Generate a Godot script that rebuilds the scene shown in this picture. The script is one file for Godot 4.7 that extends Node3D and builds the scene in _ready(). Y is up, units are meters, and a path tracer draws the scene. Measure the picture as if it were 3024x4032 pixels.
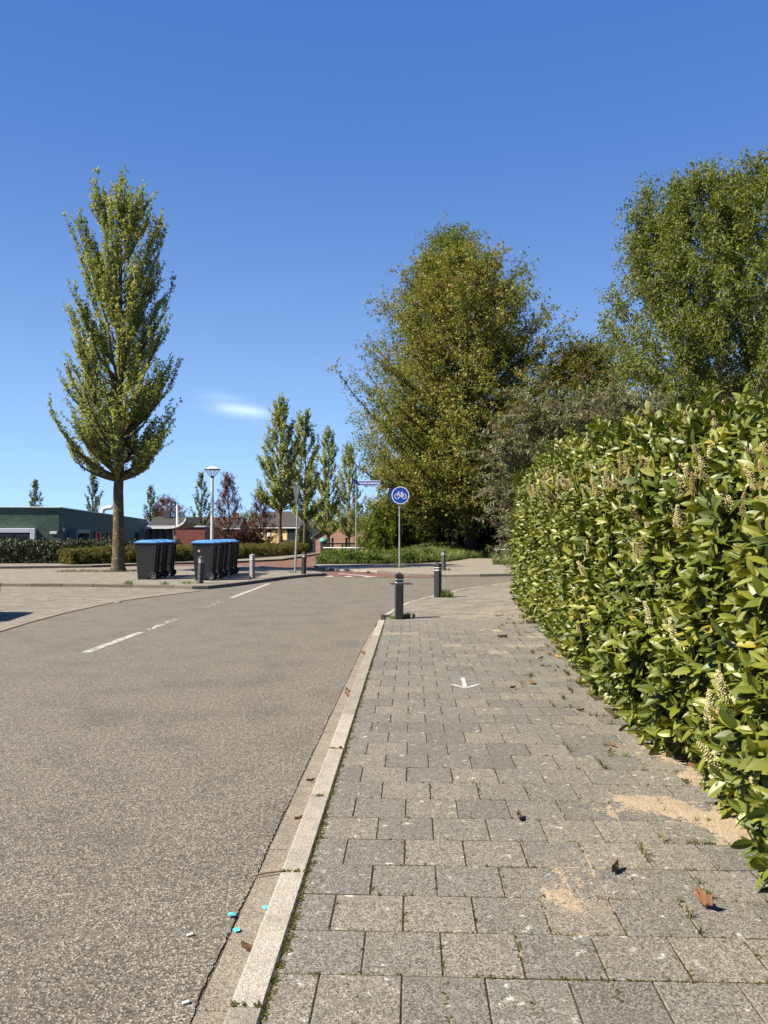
extends Node3D
# A Dutch residential junction on a clear spring day. x right, y up, -z away from the camera; the near pavement is y = 0.

const ROAD := -0.09
const TH := 0.0374                       # the near kerb runs this far off the -z axis
const SUN := Vector3(0.65, -0.757, -0.30)
var taken := {}
var M := {}
var leafy := {}

# ---------------------------------------------------------------- mesh building
class MB:
	var v := PackedVector3Array()
	var n := PackedVector3Array()
	var c := PackedColorArray()
	var tint := Color.WHITE
	var colored := false
	func tri(a: Vector3, b: Vector3, d: Vector3) -> void:
		var m := (b - a).cross(d - a).normalized()
		tri_n(a, b, d, m, m, m)
	func tri_n(a: Vector3, b: Vector3, d: Vector3, na: Vector3, nb: Vector3, nd: Vector3) -> void:
		v.append(a); v.append(d); v.append(b)
		n.append(na); n.append(nd); n.append(nb)
		c.append(tint); c.append(tint); c.append(tint)
	func quad(a: Vector3, b: Vector3, d: Vector3, e: Vector3) -> void:
		tri(a, b, d)
		tri(a, d, e)
	func face(p: Array, away: Vector3) -> void:      # a convex face turned away from a point inside
		var m: Vector3 = (p[1] - p[0]).cross(p[2] - p[0])
		var mid := Vector3.ZERO
		for q in p:
			mid += q
		mid /= p.size()
		var flip := m.dot(mid - away) < 0.0
		for i in range(1, p.size() - 1):
			if flip:
				tri(p[0], p[i + 1], p[i])
			else:
				tri(p[0], p[i], p[i + 1])
	func box(t: Transform3D, s: Vector3, b := 0.0) -> void:   # a box with chamfered edges
		var h := s * 0.5
		b = minf(b, minf(h.x, minf(h.y, h.z)) * 0.9)
		var o := t.origin
		var sg := [-1.0, 1.0]
		for ax in 3:
			var u := (ax + 1) % 3
			var w := (ax + 2) % 3
			for q in sg:
				var p := []
				for k in [[-1.0, -1.0], [1.0, -1.0], [1.0, 1.0], [-1.0, 1.0]]:
					var x := Vector3.ZERO
					x[ax] = q * h[ax]
					x[u] = k[0] * (h[u] - b)
					x[w] = k[1] * (h[w] - b)
					p.append(t * x)
				face(p, o)
		if b <= 0.0:
			return
		for ax in 3:
			var u := (ax + 1) % 3
			var w := (ax + 2) % 3
			for q in sg:
				for r in sg:
					var p := []
					for k in [[0, -1.0], [0, 1.0], [1, 1.0], [1, -1.0]]:
						var x := Vector3.ZERO
						x[ax] = k[1] * (h[ax] - b)
						x[u] = q * (h[u] - (0.0 if k[0] == 0 else b))
						x[w] = r * (h[w] - (b if k[0] == 0 else 0.0))
						p.append(t * x)
					face(p, o)
		for q in sg:
			for r in sg:
				for s2 in sg:
					face([t * Vector3(q * h.x, r * (h.y - b), s2 * (h.z - b)), t * Vector3(q * (h.x - b), r * h.y, s2 * (h.z - b)), t * Vector3(q * (h.x - b), r * (h.y - b), s2 * h.z)], o)
	func bx(at: Vector3, s: Vector3, b := 0.0) -> void:
		box(Transform3D(Basis(), at), s, b)
	func slab(p: PackedVector2Array, y0: float, y1: float, b := 0.0) -> void:   # a convex (x, z) outline raised from y0 to y1
		var mid := Vector2.ZERO
		for q in p:
			mid += q
		mid /= p.size()
		var away := Vector3(mid.x, (y0 + y1) * 0.5, mid.y)
		var top := []
		var k := p.size()
		for i in k:
			var a := (p[i] - p[(i + k - 1) % k]).normalized()
			var e := (p[(i + 1) % k] - p[i]).normalized()
			var inw := (e - a)
			if inw.length() < 0.02:
				inw = (mid - p[i])
			inw = inw.normalized()
			if inw.dot(mid - p[i]) < 0.0:
				inw = -inw
			var q := p[i] + inw * b * 1.35
			top.append(Vector3(q.x, y1, q.y))
		face(top, away)
		for i in k:
			var j := (i + 1) % k
			var s := y1 - b
			face([Vector3(p[i].x, y0, p[i].y), Vector3(p[j].x, y0, p[j].y), Vector3(p[j].x, s, p[j].y), Vector3(p[i].x, s, p[i].y)], away)
			if b > 0.0:
				face([Vector3(p[i].x, s, p[i].y), Vector3(p[j].x, s, p[j].y), top[j], top[i]], away)
	func plate(p: PackedVector2Array, y: float) -> void:      # a flat (x, z) outline facing up
		var ix := Geometry2D.triangulate_polygon(p)
		for i in range(0, ix.size(), 3):
			var a := Vector3(p[ix[i]].x, y, p[ix[i]].y)
			var b := Vector3(p[ix[i + 1]].x, y, p[ix[i + 1]].y)
			var d := Vector3(p[ix[i + 2]].x, y, p[ix[i + 2]].y)
			if (b - a).cross(d - a).y < 0.0:
				tri(a, d, b)
			else:
				tri(a, b, d)
	func skirt(p: PackedVector2Array, y0: float, y1: float) -> void:
		for i in p.size():
			var a := p[i]
			var b := p[(i + 1) % p.size()]
			quad(Vector3(a.x, y0, a.y), Vector3(b.x, y0, b.y), Vector3(b.x, y1, b.y), Vector3(a.x, y1, a.y))
	func tube(p: Array, r: Array, sides := 6, cap := false) -> void:
		var rings := []
		var up := Vector3.UP
		for i in p.size():
			var a: Vector3 = p[maxi(i - 1, 0)]
			var b: Vector3 = p[mini(i + 1, p.size() - 1)]
			var t := (b - a).normalized()
			var s := t.cross(up if absf(t.y) < 0.95 else Vector3.RIGHT).normalized()
			if i > 0 and s.dot(rings[-1][1]) < 0.0 and absf(s.dot(rings[-1][1])) > 0.5:
				s = -s
			var w := s.cross(t)
			rings.append([p[i], s, w, r[i]])
		for i in rings.size() - 1:
			var x: Array = rings[i]
			var y: Array = rings[i + 1]
			for k in sides:
				var a0 := TAU * k / sides
				var a1 := TAU * (k + 1) / sides
				var n0: Vector3 = x[1] * cos(a0) + x[2] * sin(a0)
				var n1: Vector3 = x[1] * cos(a1) + x[2] * sin(a1)
				var m0: Vector3 = y[1] * cos(a0) + y[2] * sin(a0)
				var m1: Vector3 = y[1] * cos(a1) + y[2] * sin(a1)
				var A: Vector3 = x[0] + n0 * x[3]
				var B: Vector3 = x[0] + n1 * x[3]
				var C: Vector3 = y[0] + m1 * y[3]
				var D: Vector3 = y[0] + m0 * y[3]
				if (B - A).cross(C - A).dot(n0) > 0.0:
					tri_n(A, B, C, n0, n1, m1)
					tri_n(A, C, D, n0, m1, m0)
				else:
					tri_n(A, C, B, n0, m1, n1)
					tri_n(A, D, C, n0, m0, m1)
		if cap:
			for e in [0, rings.size() - 1]:
				var x: Array = rings[e]
				var q := []
				for k in sides:
					q.append(x[0] + (x[1] * cos(TAU * k / sides) + x[2] * sin(TAU * k / sides)) * x[3])
				face(q, rings[1 if e == 0 else rings.size() - 2][0])
	func lathe(prof: Array, sides: int, t := Transform3D()) -> void:   # prof: Vector2(radius, y) from the bottom up
		for i in prof.size() - 1:
			var a: Vector2 = prof[i]
			var b: Vector2 = prof[i + 1]
			var nn := Vector2(b.y - a.y, a.x - b.x).normalized()
			for k in sides:
				var c0 := Vector2(cos(TAU * k / sides), sin(TAU * k / sides))
				var c1 := Vector2(cos(TAU * (k + 1) / sides), sin(TAU * (k + 1) / sides))
				var A := t * Vector3(a.x * c0.x, a.y, a.x * c0.y)
				var B := t * Vector3(a.x * c1.x, a.y, a.x * c1.y)
				var C := t * Vector3(b.x * c1.x, b.y, b.x * c1.y)
				var D := t * Vector3(b.x * c0.x, b.y, b.x * c0.y)
				var N0 := t.basis * Vector3(nn.x * c0.x, nn.y, nn.x * c0.y)
				var N1 := t.basis * Vector3(nn.x * c1.x, nn.y, nn.x * c1.y)
				if b.x > 1e-5:
					tri_n(A, D, C, N0, N0, N1)
				if a.x > 1e-5:
					tri_n(A, C, B, N0, N1, N1)
	func strip(pts: Array, half: Vector3) -> void:            # a ribbon with thickness: pts swept sideways by half
		pass
	func mesh() -> ArrayMesh:
		var a := []
		a.resize(Mesh.ARRAY_MAX)
		a[Mesh.ARRAY_VERTEX] = v
		a[Mesh.ARRAY_NORMAL] = n
		if colored:
			a[Mesh.ARRAY_COLOR] = c
		var m := ArrayMesh.new()
		m.add_surface_from_arrays(Mesh.PRIMITIVE_TRIANGLES, a)
		return m

func numbered(called: String) -> String:
	taken[called] = taken.get(called, -1) + 1
	return called if taken[called] == 0 else "%s_%03d" % [called, taken[called]]

func tag(o: Node3D, label: String, category := "", group := "", kind := "") -> Node3D:
	if label:
		o.set_meta("label", label)
	if category:
		o.set_meta("category", category)
	if group:
		o.set_meta("group", group)
	if kind:
		o.set_meta("kind", kind)
	return o

func base(called: String, at: Vector3, turn := 0.0) -> Node3D:
	var o := Node3D.new()
	o.name = numbered(called)
	add_child(o)
	o.position = at
	o.rotation.y = turn
	return o

func put(called: String, what: Variant, m: Material, parent: Node3D = null, t := Transform3D()) -> MeshInstance3D:
	var o := MeshInstance3D.new()
	o.mesh = what.mesh() if what is MB else what
	o.material_override = m
	o.transform = t
	if parent:
		o.name = called
		parent.add_child(o, true)
	else:
		o.name = numbered(called)
		add_child(o)
	return o

func many(called: String, mesh: Mesh, m: Material, xf: Array, colors: Array, parent: Node3D = null) -> MultiMeshInstance3D:
	var mm := MultiMesh.new()
	mm.transform_format = MultiMesh.TRANSFORM_3D
	mm.use_colors = true
	mm.mesh = mesh
	mm.instance_count = xf.size()
	for i in xf.size():
		mm.set_instance_transform(i, xf[i])
		mm.set_instance_color(i, colors[i])
	var o := MultiMeshInstance3D.new()
	o.multimesh = mm
	o.material_override = m
	if parent:
		o.name = called
		parent.add_child(o, true)
	else:
		o.name = numbered(called)
		add_child(o)
	return o

func again(o: Node3D, at: Vector3, turn := 0.0) -> Node3D:
	var r: Node3D = o.duplicate()
	r.name = numbered(String(o.name).rstrip("0123456789_") if String(o.name).right(4).begins_with("_") else String(o.name))
	add_child(r)
	r.position = at
	r.rotation.y = turn
	return r

func rng(s: int) -> RandomNumberGenerator:
	var r := RandomNumberGenerator.new()
	r.seed = s
	return r

# ---------------------------------------------------------------- materials
func lin(r: float, g: float, b: float) -> Color:
	return Color(r, g, b).linear_to_srgb()

func ramp(stops: Array) -> Gradient:
	var g := Gradient.new()
	var off := PackedFloat32Array()
	var col := PackedColorArray()
	for s in stops:
		off.append(s[0])
		col.append(s[1])
	g.offsets = off
	g.colors = col
	return g

func grey(x: float, a := 1.0) -> Color:
	return Color(x, x, x, a)

func noise_tex(kind: int, freq: float, sd: int, g: Gradient = null, size := 1024, ret := 1, oct := 4) -> NoiseTexture2D:
	var f := FastNoiseLite.new()
	f.noise_type = kind
	f.frequency = freq
	f.seed = sd
	f.fractal_octaves = oct
	if kind == FastNoiseLite.TYPE_CELLULAR:
		f.fractal_type = FastNoiseLite.FRACTAL_NONE
		f.cellular_return_type = ret
		f.cellular_jitter = 1.0
	var t := NoiseTexture2D.new()
	t.width = size
	t.height = size
	t.seamless = true
	t.noise = f
	if g:
		t.color_ramp = g
	return t

func mat(c: Color, rough := 0.8, spec := 0.5) -> StandardMaterial3D:
	var m := StandardMaterial3D.new()
	m.albedo_color = c
	m.roughness = rough
	m.metallic_specular = spec
	return m

func surf(c: Color, tex: Texture2D, per_m: float, rough := 0.9, bump: Texture2D = null, depth := 0.2, off := Vector3.ZERO, local := false) -> StandardMaterial3D:
	var m := mat(c, rough)
	m.albedo_texture = tex
	m.uv1_triplanar = true
	m.uv1_world_triplanar = not local
	m.uv1_scale = Vector3.ONE * per_m
	m.uv1_offset = off
	if bump:
		m.heightmap_enabled = true
		m.heightmap_texture = bump
		m.heightmap_scale = depth
	return m

func over(m: StandardMaterial3D, tex: Texture2D, per_m: float, mode: int, off := Vector3.ZERO, local := false) -> StandardMaterial3D:
	m.detail_enabled = true
	m.detail_albedo = tex
	m.detail_blend_mode = mode
	m.detail_uv_layer = BaseMaterial3D.DETAIL_UV_2
	m.uv2_triplanar = true
	m.uv2_world_triplanar = not local
	m.uv2_scale = Vector3.ONE * per_m
	m.uv2_offset = off
	return m

func leaf_mat(rough: float, back: float, spec := 0.5) -> StandardMaterial3D:
	var m := mat(Color.WHITE, rough, spec)
	m.vertex_color_use_as_albedo = true
	m.cull_mode = BaseMaterial3D.CULL_DISABLED
	m.backlight_enabled = true
	m.backlight = lin(back, back, back * 0.35)
	return m

func brick_tex(bw: int, bh: int, a: Color, b: Color, mortar: Color, sd: int) -> ImageTexture:
	var w := bw * 6
	var h := bh * 12
	var im := Image.create(w, h, false, Image.FORMAT_RGB8)
	im.fill(mortar)
	var r := rng(sd)
	for j in 12:
		for i in 6:
			var t := r.randf()
			var x := i * bw + (bw / 2 if j % 2 else 0)
			var col := a.lerp(b, t).darkened(r.randf() * 0.15)
			im.fill_rect(Rect2i(x, j * bh, bw - 1, bh - 1), col)
			if x + bw > w:
				im.fill_rect(Rect2i(0, j * bh, x + bw - w - 1, bh - 1), col)
	return ImageTexture.create_from_image(im)

func brick_mat(a: Color, b: Color, mortar: Color, sd: int) -> StandardMaterial3D:
	var m := mat(Color.WHITE, 0.75)
	m.albedo_texture = brick_tex(22, 7, a, b, mortar, sd)
	m.uv1_triplanar = true
	m.uv1_triplanar_sharpness = 8.0
	m.uv1_scale = Vector3(0.76, 1.25, 0.76)
	return m

func make_materials() -> void:
	var CE := FastNoiseLite.TYPE_CELLULAR
	var SI := FastNoiseLite.TYPE_SIMPLEX_SMOOTH
	var MUL := BaseMaterial3D.BLEND_MODE_MUL
	var MIX := BaseMaterial3D.BLEND_MODE_MIX
	var chips := noise_tex(CE, 0.13, 3, ramp([[0.0, Color(0.36, 0.345, 0.33)], [0.28, Color(0.56, 0.54, 0.515)], [0.62, Color(0.69, 0.665, 0.625)], [0.82, Color(0.78, 0.75, 0.70)], [0.91, Color(0.97, 0.94, 0.87)], [1.0, Color(1, 0.99, 0.95)]]), 1024, 0)
	var chip_bump := noise_tex(CE, 0.13, 3, null, 1024, 1)
	var patches := noise_tex(SI, 0.006, 11, ramp([[0.0, grey(0.86)], [0.45, grey(0.96)], [1.0, grey(1.0)]]), 1024, 1, 5)
	var wear := noise_tex(SI, 0.007, 14, ramp([[0.0, grey(0.87)], [0.3, grey(0.94)], [0.6, grey(0.99)], [1.0, grey(1.0)]]), 1024, 1, 6)
	M.asphalt = over(surf(lin(0.285, 0.277, 0.26), chips, 1.2, 0.92, chip_bump, 0.28), wear, 0.16, MUL)
	M.gutter = over(surf(lin(0.30, 0.262, 0.21), noise_tex(CE, 0.2, 8, ramp([[0.0, grey(0.62)], [0.5, grey(0.82)], [1.0, grey(1.0)]]), 512, 0), 2.0, 0.95, chip_bump, 0.2), patches, 0.5, MUL)
	M.crack = surf(lin(0.10, 0.082, 0.06), chips, 3.0, 1.0)
	var grit := noise_tex(CE, 0.22, 21, ramp([[0.0, Color(0.44, 0.43, 0.42)], [0.3, Color(0.66, 0.65, 0.64)], [0.7, Color(0.82, 0.81, 0.79)], [0.92, Color(0.94, 0.93, 0.91)], [1.0, Color(1, 1, 1)]]), 1024, 0)
	var grit_bump := noise_tex(CE, 0.22, 21, null, 1024, 1)
	var lichen := noise_tex(SI, 0.016, 33, ramp([[0.0, Color(0.30, 0.29, 0.26, 0.7)], [0.3, Color(0.36, 0.35, 0.31, 0.38)], [0.46, Color(0.45, 0.44, 0.4, 0.0)], [0.60, Color(0.66, 0.65, 0.6, 0.0)], [0.74, Color(0.66, 0.65, 0.60, 0.12)], [0.79, Color(0.68, 0.67, 0.62, 0.45)], [0.83, Color(0.72, 0.71, 0.66, 0.7)], [1.0, Color(0.76, 0.75, 0.71, 0.8)]]), 1024, 1, 6)
	var tones := [[0.238, 0.229, 0.208], [0.214, 0.209, 0.194], [0.26, 0.247, 0.22], [0.232, 0.226, 0.21], [0.192, 0.189, 0.178], [0.272, 0.256, 0.224]]
	var spots := noise_tex(SI, 0.004, 35, ramp([[0.0, grey(0.0)], [0.4, grey(0.15)], [0.65, grey(0.9)], [1.0, grey(1.0)]]), 1024, 1, 4)
	M.slab = []
	for i in tones.size():
		var t: Array = tones[i]
		var sm := (over(surf(lin(t[0], t[1], t[2]), grit, 0.85, 0.93, grit_bump, 0.2, Vector3(i * 0.37, 0, i * 0.61)), lichen, 0.9, MIX, Vector3(i * 0.29, 0, i * 0.13)))
		sm.detail_mask = spots
		M.slab.append(sm)
	M.slab_pale = over(surf(lin(0.345, 0.315, 0.262), grit, 1.4, 0.93, grit_bump, 0.1), lichen, 0.7, MIX)
	M.kerb = []
	for i in 3:
		var k: float = [1.0, 0.80, 1.1][i]
		M.kerb.append(over(surf(lin(0.53 * k, 0.50 * k, 0.44 * k), grit, 2.2, 0.9, grit_bump, 0.08, Vector3(i * 0.3, 0, i * 0.2)), patches, 0.8, MUL, Vector3(i * 0.4, 0.1, 0)))
	M.kerb_dark = over(surf(lin(0.17, 0.16, 0.14), grit, 2.0, 0.9, grit_bump, 0.08), patches, 0.6, MUL)
	M.kerb_mid = over(surf(lin(0.235, 0.22, 0.19), grit, 2.0, 0.9, grit_bump, 0.08), patches, 0.6, MUL)
	M.soil = over(surf(lin(0.105, 0.088, 0.06), chips, 2.5, 1.0, chip_bump, 0.5), noise_tex(SI, 0.02, 50, ramp([[0.0, Color(0.24, 0.27, 0.12, 0.55)], [0.5, Color(0.3, 0.28, 0.16, 0.0)], [1.0, Color(0.55, 0.48, 0.36, 0.8)]]), 512), 0.9, MIX)
	M.sand = over(surf(lin(0.42, 0.35, 0.262), noise_tex(CE, 0.3, 61, ramp([[0.0, Color(0.7, 0.66, 0.6)], [0.5, Color(0.9, 0.88, 0.85)], [1.0, Color(1, 1, 1)]]), 512, 0), 2.5, 1.0, grit_bump, 0.2), patches, 1.6, MUL)
	var paver := brick_tex(20, 10, Color(0.86, 0.84, 0.8), Color(1, 0.98, 0.94), Color(0.62, 0.58, 0.5), 4)
	M.pavers = over(surf(lin(0.25, 0.236, 0.21), paver, 0.8, 0.95), patches, 0.3, MUL)
	M.pavers_side = over(surf(lin(0.225, 0.213, 0.192), paver, 0.8, 0.95), patches, 0.25, MUL)
	M.strip = over(surf(lin(0.33, 0.30, 0.255), grit, 1.0, 0.95), patches, 0.3, MUL)
	M.red = over(surf(lin(0.31, 0.155, 0.12), chips, 1.2, 0.95), patches, 0.2, MUL)
	M.paint_worn = surf(lin(0.42, 0.40, 0.36), grit, 2.0, 0.9)
	M.paint = surf(lin(0.68, 0.67, 0.64), grit, 2.0, 0.8)
	M.chalk = surf(lin(0.74, 0.74, 0.73), grit, 3.0, 0.9)
	M.lawn = over(surf(lin(0.085, 0.105, 0.035), grit, 0.7, 1.0), patches, 0.1, MUL)
	M.ground = over(surf(lin(0.10, 0.115, 0.05), grit, 0.3, 1.0), patches, 0.05, MUL)
	# things
	M.bollard = over(surf(lin(0.026, 0.029, 0.034), grit, 1.5, 0.55, grit_bump, 0.05, Vector3.ZERO, true), patches, 1.3, MUL, Vector3.ZERO, true)
	M.bollard_worn = over(surf(lin(0.052, 0.054, 0.057), grit, 1.5, 0.8, grit_bump, 0.05, Vector3(0.3, 0.2, 0), true), noise_tex(SI, 0.02, 71, ramp([[0.0, Color(0.2, 0.2, 0.2, 0.0)], [0.5, Color(0.3, 0.3, 0.3, 0.15)], [1.0, Color(0.5, 0.5, 0.49, 0.8)]]), 512), 1.2, MIX, Vector3.ZERO, true)
	M.bollard_pale = over(surf(lin(0.36, 0.35, 0.33), grit, 1.5, 0.9, grit_bump, 0.08, Vector3.ZERO, true), noise_tex(SI, 0.02, 72, ramp([[0.0, Color(0.35, 0.35, 0.34, 0.6)], [0.5, Color(0.6, 0.6, 0.58, 0.0)], [1.0, Color(0.8, 0.8, 0.78, 0.6)]]), 512), 1.2, MIX, Vector3.ZERO, true)
	M.white = mat(lin(0.72, 0.72, 0.70), 0.55)
	M.bin = over(surf(lin(0.022, 0.025, 0.028), grit, 1.2, 0.5, null, 0.1, Vector3.ZERO, true), patches, 0.8, MUL, Vector3.ZERO, true)
	M.bin_dark = mat(lin(0.013, 0.014, 0.016), 0.55)
	M.lid = over(surf(lin(0.085, 0.26, 0.58), noise_tex(SI, 0.01, 80, ramp([[0.0, grey(0.9)], [1.0, grey(1.0)]]), 256), 1.0, 0.38, null, 0.1, Vector3.ZERO, true), patches, 1.0, MUL, Vector3.ZERO, true)
	M.rubber = mat(lin(0.02, 0.02, 0.021), 0.85)
	M.hub = mat(lin(0.06, 0.062, 0.065), 0.5)
	M.sticker = mat(lin(0.52, 0.54, 0.52), 0.6)
	M.pink = mat(lin(0.62, 0.28, 0.24), 0.6)
	M.galv = over(surf(lin(0.42, 0.44, 0.44), noise_tex(CE, 0.05, 90, ramp([[0.0, grey(0.82)], [1.0, grey(1.0)]]), 256, 0), 2.0, 0.45), patches, 0.7, MUL)
	M.galv.metallic = 0.45
	M.signback = mat(lin(0.045, 0.048, 0.05), 0.6)
	M.blue = mat(lin(0.008, 0.058, 0.34), 0.4)
	M.signwhite = mat(lin(0.78, 0.80, 0.80), 0.4)
	M.signnavy = mat(lin(0.02, 0.05, 0.09), 0.5)
	M.signred = mat(lin(0.45, 0.03, 0.025), 0.5)
	M.signgrey = mat(lin(0.30, 0.33, 0.36), 0.5)
	M.lamp_post = over(surf(lin(0.55, 0.54, 0.46), noise_tex(SI, 0.02, 91, ramp([[0.0, grey(0.88)], [1.0, grey(1.0)]]), 256), 1.0, 0.5), patches, 0.7, MUL)
	M.lamp_dark = mat(lin(0.03, 0.033, 0.035), 0.5)
	M.lamp_cap = mat(lin(0.60, 0.57, 0.50), 0.45)
	M.clear = mat(Color(0.93, 0.95, 0.97, 0.16), 0.12)
	M.clear.transparency = BaseMaterial3D.TRANSPARENCY_ALPHA
	M.rust = over(surf(lin(0.11, 0.055, 0.032), chips, 2.0, 0.85), patches, 2.0, MUL)
	M.iron = over(surf(lin(0.05, 0.046, 0.042), chips, 2.0, 0.75), patches, 1.0, MUL)
	M.glass = mat(lin(0.02, 0.024, 0.028), 0.06, 0.7)
	M.frame_dark = mat(lin(0.035, 0.032, 0.03), 0.5)
	M.frame_white = mat(lin(0.62, 0.64, 0.66), 0.5)
	M.frame_blue = mat(lin(0.10, 0.14, 0.18), 0.5)
	M.curtain = mat(lin(0.5, 0.5, 0.48), 0.9)
	M.green_brick = brick_mat(Color(0.25, 0.33, 0.285), Color(0.34, 0.41, 0.35), Color(0.18, 0.21, 0.195), 5)
	M.red_brick = brick_mat(Color(0.47, 0.24, 0.20), Color(0.58, 0.30, 0.25), Color(0.40, 0.30, 0.27), 6)
	M.tan_brick = brick_mat(Color(0.70, 0.58, 0.40), Color(0.82, 0.69, 0.49), Color(0.66, 0.60, 0.50), 7)
	M.orange_brick = brick_mat(Color(0.47, 0.33, 0.29), Color(0.60, 0.43, 0.36), Color(0.52, 0.45, 0.40), 9)
	M.roof = mat(lin(0.045, 0.042, 0.04), 0.8)
	M.parapet = mat(lin(0.50, 0.53, 0.54), 0.5)
	M.panel_grey = mat(lin(0.16, 0.17, 0.18), 0.6)
	M.panel_dark = mat(lin(0.06, 0.065, 0.075), 0.6)
	M.zinc = mat(lin(0.30, 0.29, 0.26), 0.5)
	M.zinc.metallic = 0.3
	M.car_white = mat(lin(0.74, 0.75, 0.76), 0.25)
	M.car_white.clearcoat_enabled = true
	M.car_grey = mat(lin(0.10, 0.11, 0.125), 0.3)
	M.car_grey.clearcoat_enabled = true
	M.teal = mat(lin(0.05, 0.22, 0.17), 0.5)
	M.wood = surf(lin(0.22, 0.19, 0.15), noise_tex(SI, 0.02, 95, ramp([[0.0, grey(0.7)], [1.0, grey(1.0)]]), 256), 1.0, 0.9)
	# bark and leaves
	var bark_n := noise_tex(CE, 0.035, 41, ramp([[0.0, grey(0.45)], [0.4, grey(0.75)], [1.0, grey(1.0)]]), 512, 2)
	var bark_b := noise_tex(CE, 0.035, 41, null, 512, 2)
	M.bark = over(surf(lin(0.11, 0.086, 0.058), bark_n, 1.3, 0.95, bark_b, 2.0), noise_tex(SI, 0.015, 42, ramp([[0.0, Color(0.42, 0.38, 0.3, 0.0)], [0.62, Color(0.5, 0.44, 0.2, 0.0)], [0.8, Color(0.56, 0.47, 0.17, 0.75)], [1.0, Color(0.6, 0.5, 0.2, 0.9)]]), 512), 0.5, MIX)
	M.bark.uv1_scale = Vector3(2.2, 0.7, 2.2)
	M.bark_dark = surf(lin(0.085, 0.068, 0.052), bark_n, 1.0, 0.95, bark_b, 2.0)
	M.bark_dark.uv1_scale = Vector3(1.8, 0.6, 1.8)
	M.birch = over(surf(lin(0.58, 0.56, 0.52), noise_tex(SI, 0.03, 44, ramp([[0.0, grey(0.12)], [0.3, grey(0.25)], [0.4, grey(0.85)], [1.0, grey(1.0)]]), 512), 1.0, 0.8), patches, 0.8, MUL)
	M.birch.uv1_scale = Vector3(0.7, 2.4, 0.7)
	M.twig = mat(lin(0.13, 0.10, 0.07), 0.9)
	M.leaf = leaf_mat(0.55, 0.8, 0.35)
	M.leaf_soft = leaf_mat(0.65, 0.75, 0.3)
	M.laurel = leaf_mat(0.45, 0.45)
	M.blade = leaf_mat(0.6, 0.4)
	M.flower = leaf_mat(0.85, 0.25)
	M.dead = leaf_mat(0.75, 0.2)
	M.dead.albedo_color = lin(0.21, 0.10, 0.05)
	M.dead_dark = leaf_mat(0.8, 0.1)
	M.dead_dark.albedo_color = lin(0.10, 0.055, 0.03)
	M.dead_yellow = leaf_mat(0.7, 0.3)
	M.dead_yellow.albedo_color = lin(0.46, 0.27, 0.06)
	M.shard = mat(lin(0.08, 0.52, 0.62), 0.35)
	M.pale_shard = mat(lin(0.38, 0.38, 0.37), 0.5)

# ---------------------------------------------------------------- leaves
func add_leaf(b: MB, t: Transform3D, wide: float, curl: float, fold: float, seg := 4, rib := 1.0) -> void:
	# a leaf along +z of t, unit length, face up +y; folded at the midrib, curling down to the tip
	var base_tint := b.tint
	var rib_tint := base_tint * rib
	rib_tint.a = 1.0
	var prev := []
	for i in seg + 1:
		var s := float(i) / seg
		var w := wide * 0.5 * pow(sin(PI * pow(s, 0.9)), 0.62) if i > 0 and i < seg else 0.0
		var y := -curl * s * s
		var up := Vector3(0, 1, 2.0 * curl * s).normalized()
		var cur := [t * Vector3(0, y, s), t * Vector3(-w, y + w * fold, s), t * Vector3(w, y + w * fold, s)]
		var bs := t.basis
		var nl := (bs * (up + Vector3(fold * 1.1, 0, 0))).normalized()
		var nr := (bs * (up - Vector3(fold * 1.1, 0, 0))).normalized()
		if i > 0:
			for k in 2:
				var n1: Vector3 = nl if k == 0 else nr
				var n0: Vector3 = prev[3 + k]
				var a: Vector3 = prev[0]
				var d: Vector3 = cur[0]
				var e: Vector3 = cur[1 + k]
				var f: Vector3 = prev[1 + k]
				for tr in [[a, d, e, n0, n1, n1, true, true, false], [a, e, f, n0, n1, n0, true, false, false]]:
					var cr: Vector3 = (tr[1] - tr[0]).cross(tr[2] - tr[0])
					if cr.length_squared() < 1e-16:
						continue
					var from := b.v.size()
					var marks := [tr[6], tr[8], tr[7]]
					if cr.dot(tr[3]) > 0.0:
						b.tri_n(tr[0], tr[1], tr[2], tr[3], tr[4], tr[5])
					else:
						b.tri_n(tr[0], tr[2], tr[1], tr[3], tr[5], tr[4])
						marks = [tr[6], tr[7], tr[8]]
					for q in 3:
						if marks[q]:
							b.c[from + q] = rib_tint
		prev = [cur[0], cur[1], cur[2], nl, nr]

func aim(z: Vector3, up: Vector3, s: float, at := Vector3.ZERO) -> Transform3D:   # +z along z, +y near up, scaled
	var f := z.normalized()
	var x := up.cross(f)
	if x.length() < 1e-3:
		x = Vector3.RIGHT.cross(f)
	x = x.normalized()
	return Transform3D(Basis(x * s, f.cross(x) * s, f * s), at)

func on_ball(r: RandomNumberGenerator) -> Vector3:
	var z := r.randf_range(-1, 1)
	var a := r.randf() * TAU
	var q := sqrt(1.0 - z * z)
	return Vector3(q * cos(a), z, q * sin(a))

func clump(sd: int, count: int, length: float, wide: float, spread: float, droop: float) -> ArrayMesh:
	var r := rng(sd)
	var b := MB.new()
	b.colored = true
	for i in count:
		var d := on_ball(r)
		d.y = d.y * 0.7 - droop
		var k := r.randf_range(0.75, 1.15)
		b.tint = grey(r.randf_range(0.8, 1.15))
		add_leaf(b, aim(d, (Vector3.UP + on_ball(r) * 0.6), length * k, on_ball(r) * spread * r.randf()), wide, 0.15, 0.3, 2, 1.0)
	return b.mesh()

func tinted(r: RandomNumberGenerator, pal: Array) -> Color:
	var a: Color = pal[r.randi() % pal.size()]
	var b: Color = pal[r.randi() % pal.size()]
	var c := a.lerp(b, r.randf())
	var k := r.randf_range(0.82, 1.18)
	return Color(c.r * k, c.g * k, c.b * k)

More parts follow.
